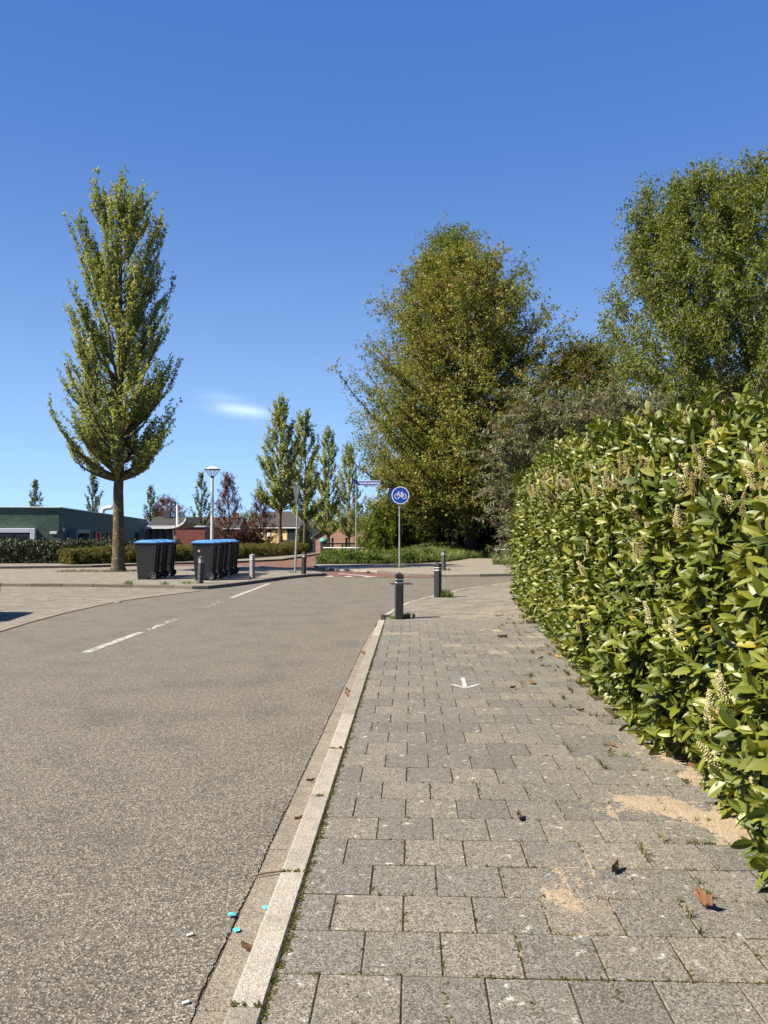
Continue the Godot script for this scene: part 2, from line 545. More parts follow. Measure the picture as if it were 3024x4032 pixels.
func env(prof: Array, h: float) -> float:
	for i in prof.size() - 1:
		if h <= prof[i + 1][0]:
			var t: float = clampf((h - prof[i][0]) / (prof[i + 1][0] - prof[i][0]), 0.0, 1.0)
			return lerpf(prof[i][1], prof[i + 1][1], t)
	return prof[-1][1]

func grow(called: String, label: String, group: String, at: Vector3, d: Dictionary, category := "tree") -> Node3D:
	# d: H, h0, env, n1, k, n2, l2, up2, droop, r0, leaf, size, gap, jit, pal, bark, seed, stems
	var r := rng(d.seed)
	var o := base(called, at)
	tag(o, label, category, group)
	var wood := MB.new()
	var xf := []
	var cols := []
	var stems: Array = d.get("stems", [[Vector3.ZERO, Vector3.ZERO]])
	var H: float = d.H
	var lean: Vector3 = d.get("lean", Vector3.ZERO)
	var trunks := []
	for s in stems:
		var p := []
		var rad := []
		for i in 10:
			var t := i / 9.0
			var w = Vector3(r.randf_range(-1, 1), 0, r.randf_range(-1, 1)) * d.get("wob", 0.06) * (1.0 if i > 0 else 0.0)
			p.append(s[0] + Vector3.UP * H * 0.95 * t + s[1] * pow(t, 1.2) + lean * t * t + w)
			var flare := 1.0 + 0.55 * exp(-t * H * 0.95 / 0.35)
			rad.append(maxf(d.r0 * (1.0 - t * 0.93) * flare, 0.012))
		if not d.get("stemless", false):
			# extra rings near the foot for the flare
			var p2 := [p[0], p[0].lerp(p[1], 0.12), p[0].lerp(p[1], 0.4)]
			var r2 := [d.r0 * 1.5, d.r0 * 1.1, d.r0 * 0.98]
			wood.tube(p2 + p.slice(1), r2 + rad.slice(1), 9)
		trunks.append(p)
	var pick := func(trunk: Array, h: float) -> Vector3:
		var t := clampf(h / (H * 0.95), 0.0, 1.0) * 9.0
		var i := mini(int(t), 8)
		return trunk[i].lerp(trunk[i + 1], t - i)
	for i in d.n1:
		var trunk: Array = trunks[i % trunks.size()]
		var u = (i + r.randf()) / float(d.n1)
		var he: float = lerpf(d.h0 + 0.2, H, pow(u, d.get("hpow", 0.9)))
		var az = i * 2.39996 + r.randf_range(-0.5, 0.5)
		var dir := Vector3(cos(az), 0, sin(az))
		var er := env(d.env, he)
		var rad := er * lerpf(d.get("inner", 0.35), 1.06, sqrt(r.randf()))
		if r.randf() < d.get("stray", 0.08):
			rad *= 1.22
		# how steeply this bough climbs (its shape only): low boughs leave the trunk flatter
		var climb: float = d.k * (lerpf(0.2, 1.0, clampf((he - d.h0) / (H * 0.55), 0.0, 1.0)) if d.k > 1.0 else 1.0)
		var hs: float = clampf(he - rad * climb - r.randf() * 0.4, d.get("hmin", d.h0 * 0.9), H * 0.93)
		if i % 3 == 0 and d.k < 1.0:
			hs = clampf(he - rad * 0.9, d.get("hmin", d.h0 * 0.9), H * 0.93)
		var a: Vector3 = pick.call(trunk, hs)
		var e: Vector3 = pick.call(trunk, he)
		e = Vector3(e.x, he, e.z) + dir * rad
		var mid = a.lerp(e, 0.5) + dir * rad * 0.18 - Vector3.UP * (he - hs) * d.get("sag", 0.12) + on_ball(r) * rad * 0.08
		var pts := []
		var rr := []
		var thick: float = clampf(d.r0 * 0.42 * (1.0 - hs / H) + 0.012, 0.012, d.r0 * 0.5)
		for q in 7:
			var t := q / 6.0
			pts.append(a * (1 - t) * (1 - t) + mid * 2.0 * t * (1 - t) + e * t * t)
			rr.append(lerpf(thick, 0.007, pow(t, 0.8)))
		wood.tube(pts, rr, 4)
		var shoots := [[pts, 0.35]]
		for j in d.n2:
			var t := r.randf_range(0.22, 1.0)
			var fi := t * 6.0
			var ii := mini(int(fi), 5)
			var p0: Vector3 = pts[ii].lerp(pts[ii + 1], fi - ii)
			var tan: Vector3 = (pts[ii + 1] - pts[ii]).normalized()
			var dv: Vector3 = (tan * 0.7 + on_ball(r) * d.get("rand2", 0.75) + Vector3.UP * d.up2 + dir * 0.25).normalized()
			var ln: float = d.l2 * r.randf_range(0.5, 1.2) * (1.25 - t * 0.5)
			var sp := [p0]
			var cur := p0
			for q in 4:
				dv = (dv + Vector3.DOWN * d.droop * (q + 1) * 0.5 + on_ball(r) * 0.12).normalized()
				cur += dv * ln * 0.25
				sp.append(cur)
			wood.tube([sp[0], sp[2], sp[4]], [0.010, 0.007, 0.003], 3)
			shoots.append([sp, 0.1])
		for s in shoots:
			var sp: Array = s[0]
			var ln := 0.0
			for q in sp.size() - 1:
				ln += sp[q].distance_to(sp[q + 1])
			var cnt := int(ln * (1.0 - s[1]) / d.gap + r.randf())
			for q in cnt:
				var t: float = lerpf(s[1], 1.03, (q + r.randf()) / cnt)
				var fi := clampf(t, 0.0, 0.999) * (sp.size() - 1)
				var ii := int(fi)
				var p: Vector3 = sp[ii].lerp(sp[ii + 1], fi - ii) + on_ball(r) * d.jit * r.randf()
				var k: float = d.size * r.randf_range(0.7, 1.25)
				xf.append(Transform3D(Basis.from_euler(Vector3(r.randf_range(-0.5, 0.5), r.randf() * TAU, r.randf_range(-0.5, 0.5))).scaled(Vector3.ONE * k), p))
				cols.append(tinted(r, d.pal2 if d.has("pal2") and r.randf() < d.get("mix2", 0.3) else d.pal))
	put("trunk", wood, d.bark, o)
	var crown := many("crown", leafy[d.leaf], d.get("leafmat", M.leaf), xf, cols, o)
	crown.set_meta("kind", "stuff")
	return o

func mound(called: String, label: String, group: String, at: Vector3, size: Vector3, count: int, leaf: String, scale: float, pal: Array, sd: int, turn := 0.0, category := "shrub", rough := 0.25, m: Material = null) -> Node3D:
	# a shrub or clipped hedge: stems inside, leaf clumps through an uneven half-egg or box volume
	var r := rng(sd)
	var nz := FastNoiseLite.new()
	nz.seed = sd
	nz.frequency = 0.9 / maxf(0.6, minf(size.x, size.z) * 0.5)
	var o := base(called, at, turn)
	tag(o, label, category, group)
	var wood := MB.new()
	for i in 14 + int(size.x * 3.0):
		var p := Vector3(r.randf_range(-0.42, 0.42) * size.x, 0, r.randf_range(-0.35, 0.35) * size.z)
		var q := p * 1.1 + Vector3(r.randf_range(-0.2, 0.2), size.y * r.randf_range(0.5, 0.85), r.randf_range(-0.2, 0.2))
		wood.tube([p, p.lerp(q, 0.5) + on_ball(r) * 0.08, q], [0.02, 0.014, 0.005], 4)
	put("stems", wood, M.twig, o).set_meta("kind", "stuff")
	var xf := []
	var cols := []
	var boxy := size.x > size.z * 2.2
	while xf.size() < count:
		var d := on_ball(r)
		var p: Vector3
		var depth := 1.0 - 0.38 * pow(r.randf(), 1.6)
		if boxy:
			var x := r.randf_range(-1, 1)
			var a := r.randf() * PI
			var ca := cos(a)
			var sa := sin(a)
			var q := 1.0 / pow(pow(absf(ca), 4.0) + pow(absf(sa), 4.0), 0.25)
			p = Vector3(x * 0.5 * size.x, sa * q * size.y * depth, ca * q * 0.5 * size.z * depth)
			if r.randf() < 0.1:
				p = Vector3((0.5 if r.randf() < 0.5 else -0.5) * size.x, r.randf() * size.y, r.randf_range(-0.5, 0.5) * size.z)
		else:
			d.y = absf(d.y)
			var low := 1.0 - 0.25 * pow(1.0 - d.y, 6.0)
			p = Vector3(d.x * 0.5 * size.x * low, d.y * size.y, d.z * 0.5 * size.z * low) * depth
		var k := 1.0 + rough * nz.get_noise_3dv(p * 1.6 + at) * 2.0 + rough * 0.4 * nz.get_noise_3dv(p * 5.0 + at) * 2.0
		p *= Vector3(1.0 if boxy else k, k, k)
		p.y = maxf(p.y, 0.03)
		xf.append(Transform3D(Basis.from_euler(Vector3(r.randf_range(-0.6, 0.6), r.randf() * TAU, r.randf_range(-0.6, 0.6))).scaled(Vector3.ONE * scale * r.randf_range(0.7, 1.25)), p))
		cols.append(tinted(r, pal))
	many("foliage", leafy[leaf], m if m else M.leaf, xf, cols, o).set_meta("kind", "stuff")
	return o

# ---------------------------------------------------------------- setting
func uv(u: float, v: float) -> Vector2:      # across and along the near pavement, from the kerb's inner edge
	return Vector2(-0.437 + u * cos(TH) + v * sin(TH), u * sin(TH) - v * cos(TH))

func poly(a: Array) -> PackedVector2Array:
	var p := PackedVector2Array()
	for q in a:
		p.append(q if q is Vector2 else Vector2(q[0], q[1]))
	return p

func ground_y(z: float) -> float:
	return -0.14 - 1.5 * clampf((-z - 52.0) / 58.0, 0.0, 1.0)

func bank_edge(x: float) -> float:
	return env([[-6.0, -33.6], [-2.7, -33.6], [0.9, -33.9], [3.0, -36.2], [4.6, -41.0], [5.6, -42.0], [6.2, -38.5], [8.0, -35.0], [60.0, -33.0]], x)

func bank_y(x: float, z: float) -> float:
	var q := clampf((bank_edge(x) - z) / 11.0, 0.0, 1.0)
	var side := clampf((x - 0.3) / 4.0, 0.0, 1.0)
	return 0.015 + 0.72 * q * q * (3.0 - 2.0 * q) * side + 0.03 * sin(x * 2.1) * sin(z * 1.7) * q

func resample(p: Array, gap: float) -> Array:
	var out := [p[0]]
	for i in p.size() - 1:
		var n := maxi(1, int(round(p[i].distance_to(p[i + 1]) / gap)))
		for k in n:
			out.append(p[i].lerp(p[i + 1], (k + 1.0) / n))
	return out

func kerb(parent: Node3D, line: Array, wide: float, y0: float, y1: float, length: float, mats: Array, sd: int, called := "kerb_stone") -> void:
	# one stone after another along the line; the stones lie to the right of its direction seen from above
	var r := rng(sd)
	var p := resample(line, length)
	var nrm := []
	for i in p.size():
		var t: Vector2 = (p[mini(i + 1, p.size() - 1)] - p[maxi(i - 1, 0)]).normalized()
		nrm.append(Vector2(-t.y, t.x))
	for i in p.size() - 1:
		var g: Vector2 = (p[i + 1] - p[i]).normalized() * 0.006
		var b := MB.new()
		var up := r.randf_range(-0.004, 0.004)
		var off: Vector2 = nrm[i] * r.randf_range(-0.004, 0.0)
		b.slab(poly([p[i] + g + off, p[i + 1] - g + off, p[i + 1] - g + nrm[i + 1] * wide + off, p[i] + g + nrm[i] * wide + off]), y0, y1 + up, 0.008)
		put(called, b, mats[r.randi() % mats.size()], parent)

func build_ground() -> void:
	var b := MB.new()
	var zs := [14.0, 0.0, -20.0, -52.0, -70.0, -90.0, -110.0, -160.0, -300.0, -700.0, -1800.0]
	for i in zs.size() - 1:
		for j in 20:
			var x0 := -900.0 + j * 90.0
			b.quad(Vector3(x0, ground_y(zs[i]), zs[i]), Vector3(x0 + 90, ground_y(zs[i]), zs[i]), Vector3(x0 + 90, ground_y(zs[i + 1]), zs[i + 1]), Vector3(x0, ground_y(zs[i + 1]), zs[i + 1]))
	tag(put("ground", b, M.ground), "dull green open ground reaching to the horizon", "", "", "structure")

	# the carriageway, with a ragged edge along the gutter
	var road := base("road", Vector3.ZERO)
	tag(road, "worn grey asphalt carriageway curving past the pavement", "", "", "structure")
	var r := rng(5)
	var edge := []
	var v := -3.0
	while v < 12.4:
		var u: float = env([[-3.0, -0.245], [4.0, -0.245], [7.0, -0.228], [10.0, -0.21], [12.6, -0.15]], v)
		edge.append(uv(u + r.randf_range(-0.006, 0.003) + 0.006 * sin(v * 9.0) * sin(v * 3.3), v))
		v += 0.018 if v < 5.0 else 0.05
	edge.append_array([Vector2(-0.07, -12.9), Vector2(0.05, -13.6), Vector2(0.36, -15.2), Vector2(1.02, -17.1), Vector2(1.98, -19.3), Vector2(3.85, -22.25), Vector2(8, -23.5), Vector2(20, -24.8), Vector2(45, -26)])
	var a := edge.duplicate()
	a.append_array([Vector2(45, -31), Vector2(-45, -31), Vector2(-45, 3)])
	b = MB.new()
	b.plate(poly(a), ROAD)
	put("asphalt", b, M.asphalt, road)
	b = MB.new()
	b.plate(poly([uv(-0.30, -3), uv(0.05, -3), uv(0.05, 12.5), Vector2(0.3, -13.6), Vector2(0.6, -15.1), Vector2(1.3, -17), Vector2(1.0, -17.2), Vector2(0.3, -15.3), Vector2(-0.1, -13.4), uv(-0.30, 11)]), ROAD - 0.005)
	put("gutter_bed", b, M.crack, road)
	v = -1.8
	while v < 11.9:                        # gutter slabs between the ragged asphalt and the kerb
		var ln := 0.30
		b = MB.new()
		var u0: float = env([[-3.0, -0.236], [4.0, -0.236], [7.0, -0.22], [10.0, -0.202], [12.6, -0.145]], v)
		b.slab(poly([uv(u0, v + 0.002), uv(-0.1065, v + 0.002), uv(-0.1065, v + ln - 0.002), uv(u0 + 0.001, v + ln - 0.002)]), ROAD - 0.06, ROAD + 0.004 + r.randf_range(-0.003, 0.002), 0.003)
		put("gutter_slab", b, M.gutter, road)
		v += ln
	# the brick side road and the pale strip at its mouth
	b = MB.new()
	b.plate(poly([[-45, -6], [-6.3, -11.2], [-6.3, -14.5], [-6.02, -17.0], [-5.5, -18.4], [-4.75, -19.6], [-5.2, -20.4], [-8, -21.2], [-45, -21.5]]), ROAD + 0.008)
	put("brick_paving", b, M.pavers_side, road)
	b = MB.new()
	b.plate(poly([[-6.6, -9.6], [-5.72, -11.2], [-5.83, -12.6], [-5.86, -14.0], [-5.72, -16.3], [-5.28, -17.7], [-4.6, -19.45], [-4.85, -19.5], [-5.6, -18.2], [-6.08, -16.9], [-6.32, -14.6], [-6.25, -12.3], [-7.2, -9.9]]), ROAD + 0.012)
	put("concrete_strip", b, M.strip, road)
	for q in [[-8.78, -17.27], [-7.95, -17.14], [-7.1, -16.97], [-6.28, -16.62], [-5.42 - 0.6, -16.2]]:
		b = MB.new()
		b.slab(poly([[q[0], q[1] - 0.05], [q[0] + 0.44, q[1] + 0.0], [q[0] + 0.43, q[1] + 0.11], [q[0] - 0.01, q[1] + 0.06]]), ROAD + 0.004, ROAD + 0.018)
		put("white_brick_dash", b, M.paint_worn, road)
	# worn centre line: paint left between the bare patches
	for seg in [[Vector2(-3.70, -9.45), Vector2(-3.62, -11.35), 0.97], [Vector2(-3.61, -11.6), Vector2(-3.57, -13.2), 0.45], [Vector2(-3.53, -15.0), Vector2(-3.50, -16.3), 0.2], [Vector2(-3.47, -17.3), Vector2(-3.34, -22.1), 1.0]]:
		b = MB.new()
		var ln: float = seg[0].distance_to(seg[1])
		var n := int(ln / 0.06)
		for i in n:
			for k in 3:
				if r.randf() > seg[2] * (1.0 if seg[2] > 0.99 else 1.0 - 0.12 * (k % 2)):
					continue
				var p: Vector2 = seg[0].lerp(seg[1], float(i) / n)
				var q: Vector2 = seg[0].lerp(seg[1], float(i + 1) / n)
				var x0 := -0.055 + k * 0.037 + r.randf_range(-0.006, 0.004)
				var x1 := -0.055 + (k + 1) * 0.037 + r.randf_range(-0.004, 0.006)
				b.plate(poly([p + Vector2(x0, 0), p + Vector2(x1, 0), q + Vector2(x1, 0.004), q + Vector2(x0, 0.004)]), ROAD + 0.004)
		put("centre_line", b, M.paint, road)

	# the red cycle path that crosses and runs away behind the island
	var red := base("cycle_path", Vector3.ZERO)
	tag(red, "red asphalt cycle path crossing the junction and running off behind the bins", "", "", "structure")
	b = MB.new()
	b.plate(poly([[-2.1, -25.6], [-0.6, -25.15], [1.2, -24.9], [1.9, -25.1], [1.6, -25.5], [0.4, -26.6], [-0.2, -28.1], [-1.8, -29.2], [-2.85, -31.9], [-3.3, -36], [-3.0, -52], [-4.3, -52], [-5.35, -39.6], [-7.3, -36.6], [-10.2, -34.9], [-12.3, -32.0], [-16, -31.1], [-45, -30.4], [-45, -28.6], [-14, -29.2], [-9.5, -31.6], [-5.2, -32.0], [-3.4, -29.5], [-2.3, -27.3], [-1.95, -26.2]]), ROAD + 0.008)
	put("red_asphalt", b, M.red, red)
	for t in [[-2.0, -25.55, 0.36], [-1.36, -25.42, 0.36], [-0.74, -25.32, 0.36]]:
		b = MB.new()
		b.plate(poly([[t[0], t[1] + 0.22], [t[0] + t[2], t[1] + 0.26], [t[0] + t[2] * 0.5, t[1] - 0.42]]), ROAD + 0.014)
		put("give_way_tooth", b, M.paint, red)
	b = MB.new()
	b.plate(poly([[-1.75, -27.35], [-1.60, -27.42], [-0.18, -25.28], [-0.34, -25.22]]), ROAD + 0.014)
	put("white_line", b, M.paint, red)

	# paved island with the bins
	var isl := base("island_pavement", Vector3.ZERO)
	tag(isl, "grey paved island inside a dark kerb where the wheelie bins stand", "", "", "structure")
	var front := [Vector2(-45, -21.9), Vector2(-14, -21.15), Vector2(-10.5, -20.85), Vector2(-7.9, -20.62), Vector2(-5.6, -20.15), Vector2(-5.0, -19.85), Vector2(-4.62, -19.95), Vector2(-4.3, -20.6), Vector2(-3.92, -21.55), Vector2(-3.1, -24.25), Vector2(-2.5, -25.55), Vector2(-2.15, -25.8), Vector2(-1.98, -26.1), Vector2(-2.1, -26.8), Vector2(-2.4, -27.5), Vector2(-3.5, -29.6), Vector2(-5.3, -32.0)]
	kerb(isl, front, -0.14, ROAD - 0.06, 0.0, 1.0, [M.kerb_dark, M.kerb_mid], 7)
	var inner := front.slice(0)
	inner.append_array([Vector2(-9.4, -31.6), Vector2(-14, -29.2), Vector2(-45, -28.6)])
	b = MB.new()
	var shr := Geometry2D.offset_polygon(poly(inner), -0.07)
	b.plate(shr[0], -0.004)
	put("paving", b, M.pavers, isl)

	# footway beyond the cycle path on the side of the low brick buildings
	var far := base("footway", Vector3.ZERO)
	tag(far, "narrow grey footway along the low hedges", "", "", "structure")
	var back := [Vector2(-4.15, -52), Vector2(-5.3, -39.65), Vector2(-7.3, -36.5), Vector2(-10.2, -34.8), Vector2(-12.3, -31.95), Vector2(-15.8, -31.05), Vector2(-45, -30.3)]
	kerb(far, back, 0.13, ROAD - 0.06, 0.01, 1.0, [M.kerb_dark], 8)
	b = MB.new()
	b.plate(poly([[-4.25, -52], [-5.42, -39.7], [-7.4, -36.62], [-10.3, -34.9], [-12.4, -32.05], [-15.8, -31.17], [-45, -30.4], [-45, -36], [-14, -37], [-9, -46], [-6, -52]]), 0.004)
	put("paving", b, M.pavers, far)

	# the far corner: kerb, pale pavement, sandy path
	var cor := base("corner_pavement", Vector3.ZERO)
	tag(cor, "pale paved corner across the junction with a sandy path leading to the park", "", "", "structure")
	var kl := [Vector2(-3.0, -52), Vector2(-3.35, -40), Vector2(-3.2, -34), Vector2(-2.95, -31.95), Vector2(-2.4, -30.2), Vector2(-1.8, -29.2), Vector2(-0.9, -28.5), Vector2(-0.25, -27.9), Vector2(0.35, -26.45), Vector2(0.9, -25.75), Vector2(1.6, -25.35), Vector2(2.1, -25.3), Vector2(4.35, -25.75), Vector2(9, -26.5), Vector2(20, -27.6), Vector2(45, -29)]
	kerb(cor, kl, -0.13, ROAD - 0.06, 0.0, 1.0, [M.kerb_mid, M.kerb_mid, M.kerb[0]], 9)
	inner = kl.duplicate()
	inner.append_array([Vector2(45, -43.5), Vector2(-2.5, -43.5)])
	b = MB.new()
	b.plate(Geometry2D.offset_polygon(poly(inner), -0.06)[0], -0.004)
	put("paving", b, M.slab_pale, cor)
	b = MB.new()
	for i in 40:
		for j in 24:
			var p := []
			for q in [[0, 0], [1, 0], [1, 1], [0, 1]]:
				var x = -3.1 + (i + q[0]) * 0.85
				var z = bank_edge(x) - (j + q[1]) * 1.3 + 0.0
				p.append(Vector3(x, bank_y(x, z), z))
			b.quad(p[0], p[1], p[2], p[3])
	tag(put("grass_bank", b, M.lawn), "grassy bank rising under the big trees across the junction", "", "", "structure")

func build_pavement() -> void:
	var pv := base("pavement", Vector3.ZERO)
	tag(pv, "pavement of square grey concrete slabs beside the clipped laurel hedge", "", "", "structure")
	var r := rng(17)
	var b := MB.new()
	b.plate(poly([uv(0.001, -2.0), uv(0.001, 12.4), Vector2(0.16, -13.3), Vector2(0.52, -15.2), Vector2(1.2, -16.9), Vector2(2.15, -19.0), Vector2(3.95, -21.85), Vector2(8.1, -23.1), Vector2(20, -24.4), Vector2(45, -25.6), Vector2(45, 2)]), -0.0038)
	put("bedding_soil", b, M.soil, pv)
	# kerb stones of the straight run, then round the corner
	kerb(pv, [uv(-0.105, 1.45 - 2.6), uv(-0.105, 1.45), uv(-0.105, 2.28), uv(-0.105, 3.17), uv(-0.105, 4.07), uv(-0.105, 4.97), uv(-0.105, 5.87), uv(-0.105, 6.77), uv(-0.105, 7.67), uv(-0.105, 8.57), uv(-0.105, 9.47), uv(-0.105, 10.37), uv(-0.105, 11.27), uv(-0.105, 12.2)], 0.104, ROAD - 0.07, 0.003, 0.9, M.kerb, 18)
	kerb(pv, [Vector2(0.0, -13.0), Vector2(0.10, -13.6), Vector2(0.42, -15.2), Vector2(1.08, -17.0), Vector2(2.04, -19.15), Vector2(3.9, -22.0), Vector2(8.0, -23.3), Vector2(20, -24.6)], 0.10, ROAD - 0.07, -0.006, 0.45, M.kerb, 19)
	# slabs in stretcher bond
	var cells := []
	for k in range(-12, 38):
		var v0 := 2.455 + k * 0.266
		var first := 0.013 if posmod(k, 2) == 0 else 0.143
		var us := [0.004]
		while first < 2.5:
			if first > 0.05:
				us.append(first)
			first += 0.26
		var wide := 2.12 if v0 < 7.0 else 2.38
		for i in us.size() - 1:
			if us[i + 1] > wide + 0.1:
				break
			cells.append([us[i], us[i + 1], v0, v0 + 0.266])
	var rest := MB.new()
	var made := 0
	for c in cells:
		var g := r.randf_range(0.0018, 0.0034)
		var y := r.randf_range(-0.0010, 0.0014)
		var quad := poly([uv(c[0] + g, c[2] + g * 1.6), uv(c[1] - g, c[2] + g * 1.6), uv(c[1] - g, c[3] - g * 1.6), uv(c[0] + g, c[3] - g * 1.6)])
		if made < 300 and c[2] > 1.8:
			b = MB.new()
			b.slab(quad, -0.05, y, 0.0028)
			var mid := (quad[0] + quad[2]) * 0.5
			var m: Material = M.slab[r.randi() % M.slab.size()]
			if (c[2] > 8.5 and r.randf() < 0.12):
				m = M.slab_pale
			put("paving_slab", b, m, pv)
			made += 1
		else:
			rest.slab(quad, -0.05, y, 0.004)
	# the corner: smaller slabs laid askew, cut along the kerb
	var area := poly([uv(0.004, 12.30), Vector2(0.17, -13.3), Vector2(0.53, -15.15), Vector2(1.2, -16.85), Vector2(2.15, -18.95), Vector2(3.95, -21.8), Vector2(5.2, -22.1), Vector2(4.2, -18), uv(2.9, 12.30)])
	var pale := MB.new()
	var ang := deg_to_rad(-24.0)
	var ex := Vector2(cos(ang), sin(ang))
	var ez := Vector2(-ex.y, ex.x)
	for j in range(-30, 60):
		for i in range(-25, 25):
			var o := Vector2(1.0, -15.0) + ex * ((i + (0.5 if posmod(j, 2) else 0.0)) * 0.31) + ez * (j * 0.205)
			var q := poly([o + Vector2(0.004, 0.004), o + ex * 0.302 + ez * 0.004, o + ex * 0.302 + ez * 0.197, o + ez * 0.197])
			for part in Geometry2D.intersect_polygons(q, area):
				if part.size() > 2:
					(pale if r.randf() < 0.45 else rest).slab(part, -0.05, r.randf_range(-0.0005, 0.003), 0.0028)
	put("paving_slabs_beyond", rest, M.slab[2], pv).set_meta("kind", "stuff")
	put("paving_slabs_at_corner", pale, M.slab_pale, pv).set_meta("kind", "stuff")
	# chalk arrow drawn on the slabs
	b = MB.new()
	for s in [[Vector2(0.758, -7.34), Vector2(0.732, -6.86), 0.020], [Vector2(0.732, -6.85), Vector2(0.625, -7.03), 0.017], [Vector2(0.732, -6.85), Vector2(0.872, -7.03), 0.017]]:
		var n := 14
		for i in n:
			var p: Vector2 = s[0].lerp(s[1], float(i) / n)
			var q: Vector2 = s[0].lerp(s[1], float(i + 1) / n)
			var w := Vector2(-(q - p).normalized().y, (q - p).normalized().x)
			b.plate(poly([p - w * s[2] * r.randf_range(0.6, 1.1), p + w * s[2] * r.randf_range(0.6, 1.1), q + w * s[2] * r.randf_range(0.6, 1.1), q - w * s[2] * r.randf_range(0.6, 1.1)]), 0.0035)
	put("painted_arrow", b, M.chalk, pv)
	# rusty gully grate at the end of the kerb
	var gr := base("gully_grate", Vector3(0.055, -0.03, -12.70))
	tag(gr, "rusty ribbed gully grate at the kerb end beside the bollard", "drain grate")
	b = MB.new()
	for s in [[Vector3(0, 0, -0.30), Vector3(0.22, 0.05, 0.03)], [Vector3(0, 0, 0.30), Vector3(0.22, 0.05, 0.03)], [Vector3(-0.098, 0, 0), Vector3(0.025, 0.05, 0.57)], [Vector3(0.098, 0, 0), Vector3(0.025, 0.05, 0.57)]]:
		b.bx(s[0], s[1], 0.004)
	put("frame", b, M.iron, gr)
	b = MB.new()
	b.bx(Vector3(0, 0, 0), Vector3(0.016, 0.035, 0.56), 0.003)
	var slat := b.mesh()
	for i in 5:
		put("slat", slat, M.rust, gr, Transform3D(Basis(), Vector3(-0.066 + i * 0.033, 0.004, 0)))
	b = MB.new()
	b.bx(Vector3(0, -0.04, 0), Vector3(0.18, 0.01, 0.58))
	put("tray", b, M.crack, gr)
	# utility cover in the carriageway
	var mc := base("utility_cover", Vector3(0.50, ROAD + 0.004, -22.0), 0.1)
	tag(mc, "dark iron utility cover set into the asphalt of the junction", "utility cover")
	b = MB.new()
	b.bx(Vector3.ZERO, Vector3(0.62, 0.012, 0.62), 0.003)
	put("frame", b, M.iron, mc)
	b = MB.new()
	b.bx(Vector3(0, 0.008, 0), Vector3(0.54, 0.008, 0.54), 0.003)
	put("lid", b, M.iron, mc)

# ---------------------------------------------------------------- street furniture
func make_bollard(called: String, label: String, at: Vector3, turn: float, m: Material, bandm: Material, lean := Vector3.ZERO) -> Node3D:
	var o := base(called, at, turn)
	o.rotation += lean
	tag(o, label, "bollard", "square bollards around the junction")
	var b := MB.new()
	b.bx(Vector3(0, 0.265, 0), Vector3(0.128, 0.63, 0.128), 0.012)
	put("post", b, m, o)
	for y in [0.589, 0.642]:
		b = MB.new()
		b.bx(Vector3(0, y, 0), Vector3(0.114, 0.018, 0.114), 0.004)
		put("band", b, bandm, o)
	b = MB.new()
	b.bx(Vector3(0, 0.6155, 0), Vector3(0.128, 0.034, 0.128), 0.008)
	put("collar", b, m, o)
	b = MB.new()
	var h := 0.064
	b.bx(Vector3(0, 0.685, 0), Vector3(0.128, 0.068, 0.128), 0.005)
	for k in 4:
		var a := Vector3(h, 0, h).rotated(Vector3.UP, k * PI / 2) * 0.96
		var c := Vector3(h, 0, h).rotated(Vector3.UP, (k + 1) * PI / 2) * 0.96
		b.face([a + Vector3.UP * 0.717, c + Vector3.UP * 0.717, Vector3(0, 0.757, 0)], Vector3(0, 0.6, 0))
	put("head", b, m, o)
	return o

func build_bollards() -> void:
	make_bollard("bollard", "charcoal bollard beside the rusty gully grate at the pavement corner", Vector3(0.243, 0, -12.32), 0.10, M.bollard, M.white, Vector3(0, 0, -0.008))
	make_bollard("bollard", "charcoal bollard with a grass tuft at its foot, past the gully grate", Vector3(1.16, 0, -16.40), -0.55, M.bollard, M.white)
	make_bollard("bollard", "weathered grey bollard on the pale corner right of the round cycle sign's pole".replace(" right of", " beside"), Vector3(2.2, 0, -28.05), -0.6, M.bollard_worn, M.white, Vector3(0, 0, 0.012))
	make_bollard("bollard", "scuffed dark grey bollard in front of the row of wheelie bins", Vector3(-5.06, 0, -20.95), -0.75, M.bollard_worn, M.white, Vector3(0.0, 0, -0.07))
	make_bollard("bollard", "pale whitish bollard with worn paint on the island edge", Vector3(-3.98, 0, -23.0), -0.62, M.bollard_pale, M.white, Vector3(0, 0, 0.015))
	make_bollard("bollard", "charcoal bollard beside the give way sign pole on the island tip", Vector3(-2.72, 0, -25.75), -0.55, M.bollard, M.white, Vector3(0, 0, -0.03))
	make_bollard("bollard", "grey bollard half hidden at the far end of the laurel hedge", Vector3(5.22, 0, -30.5), -0.5, M.bollard_worn, M.white)

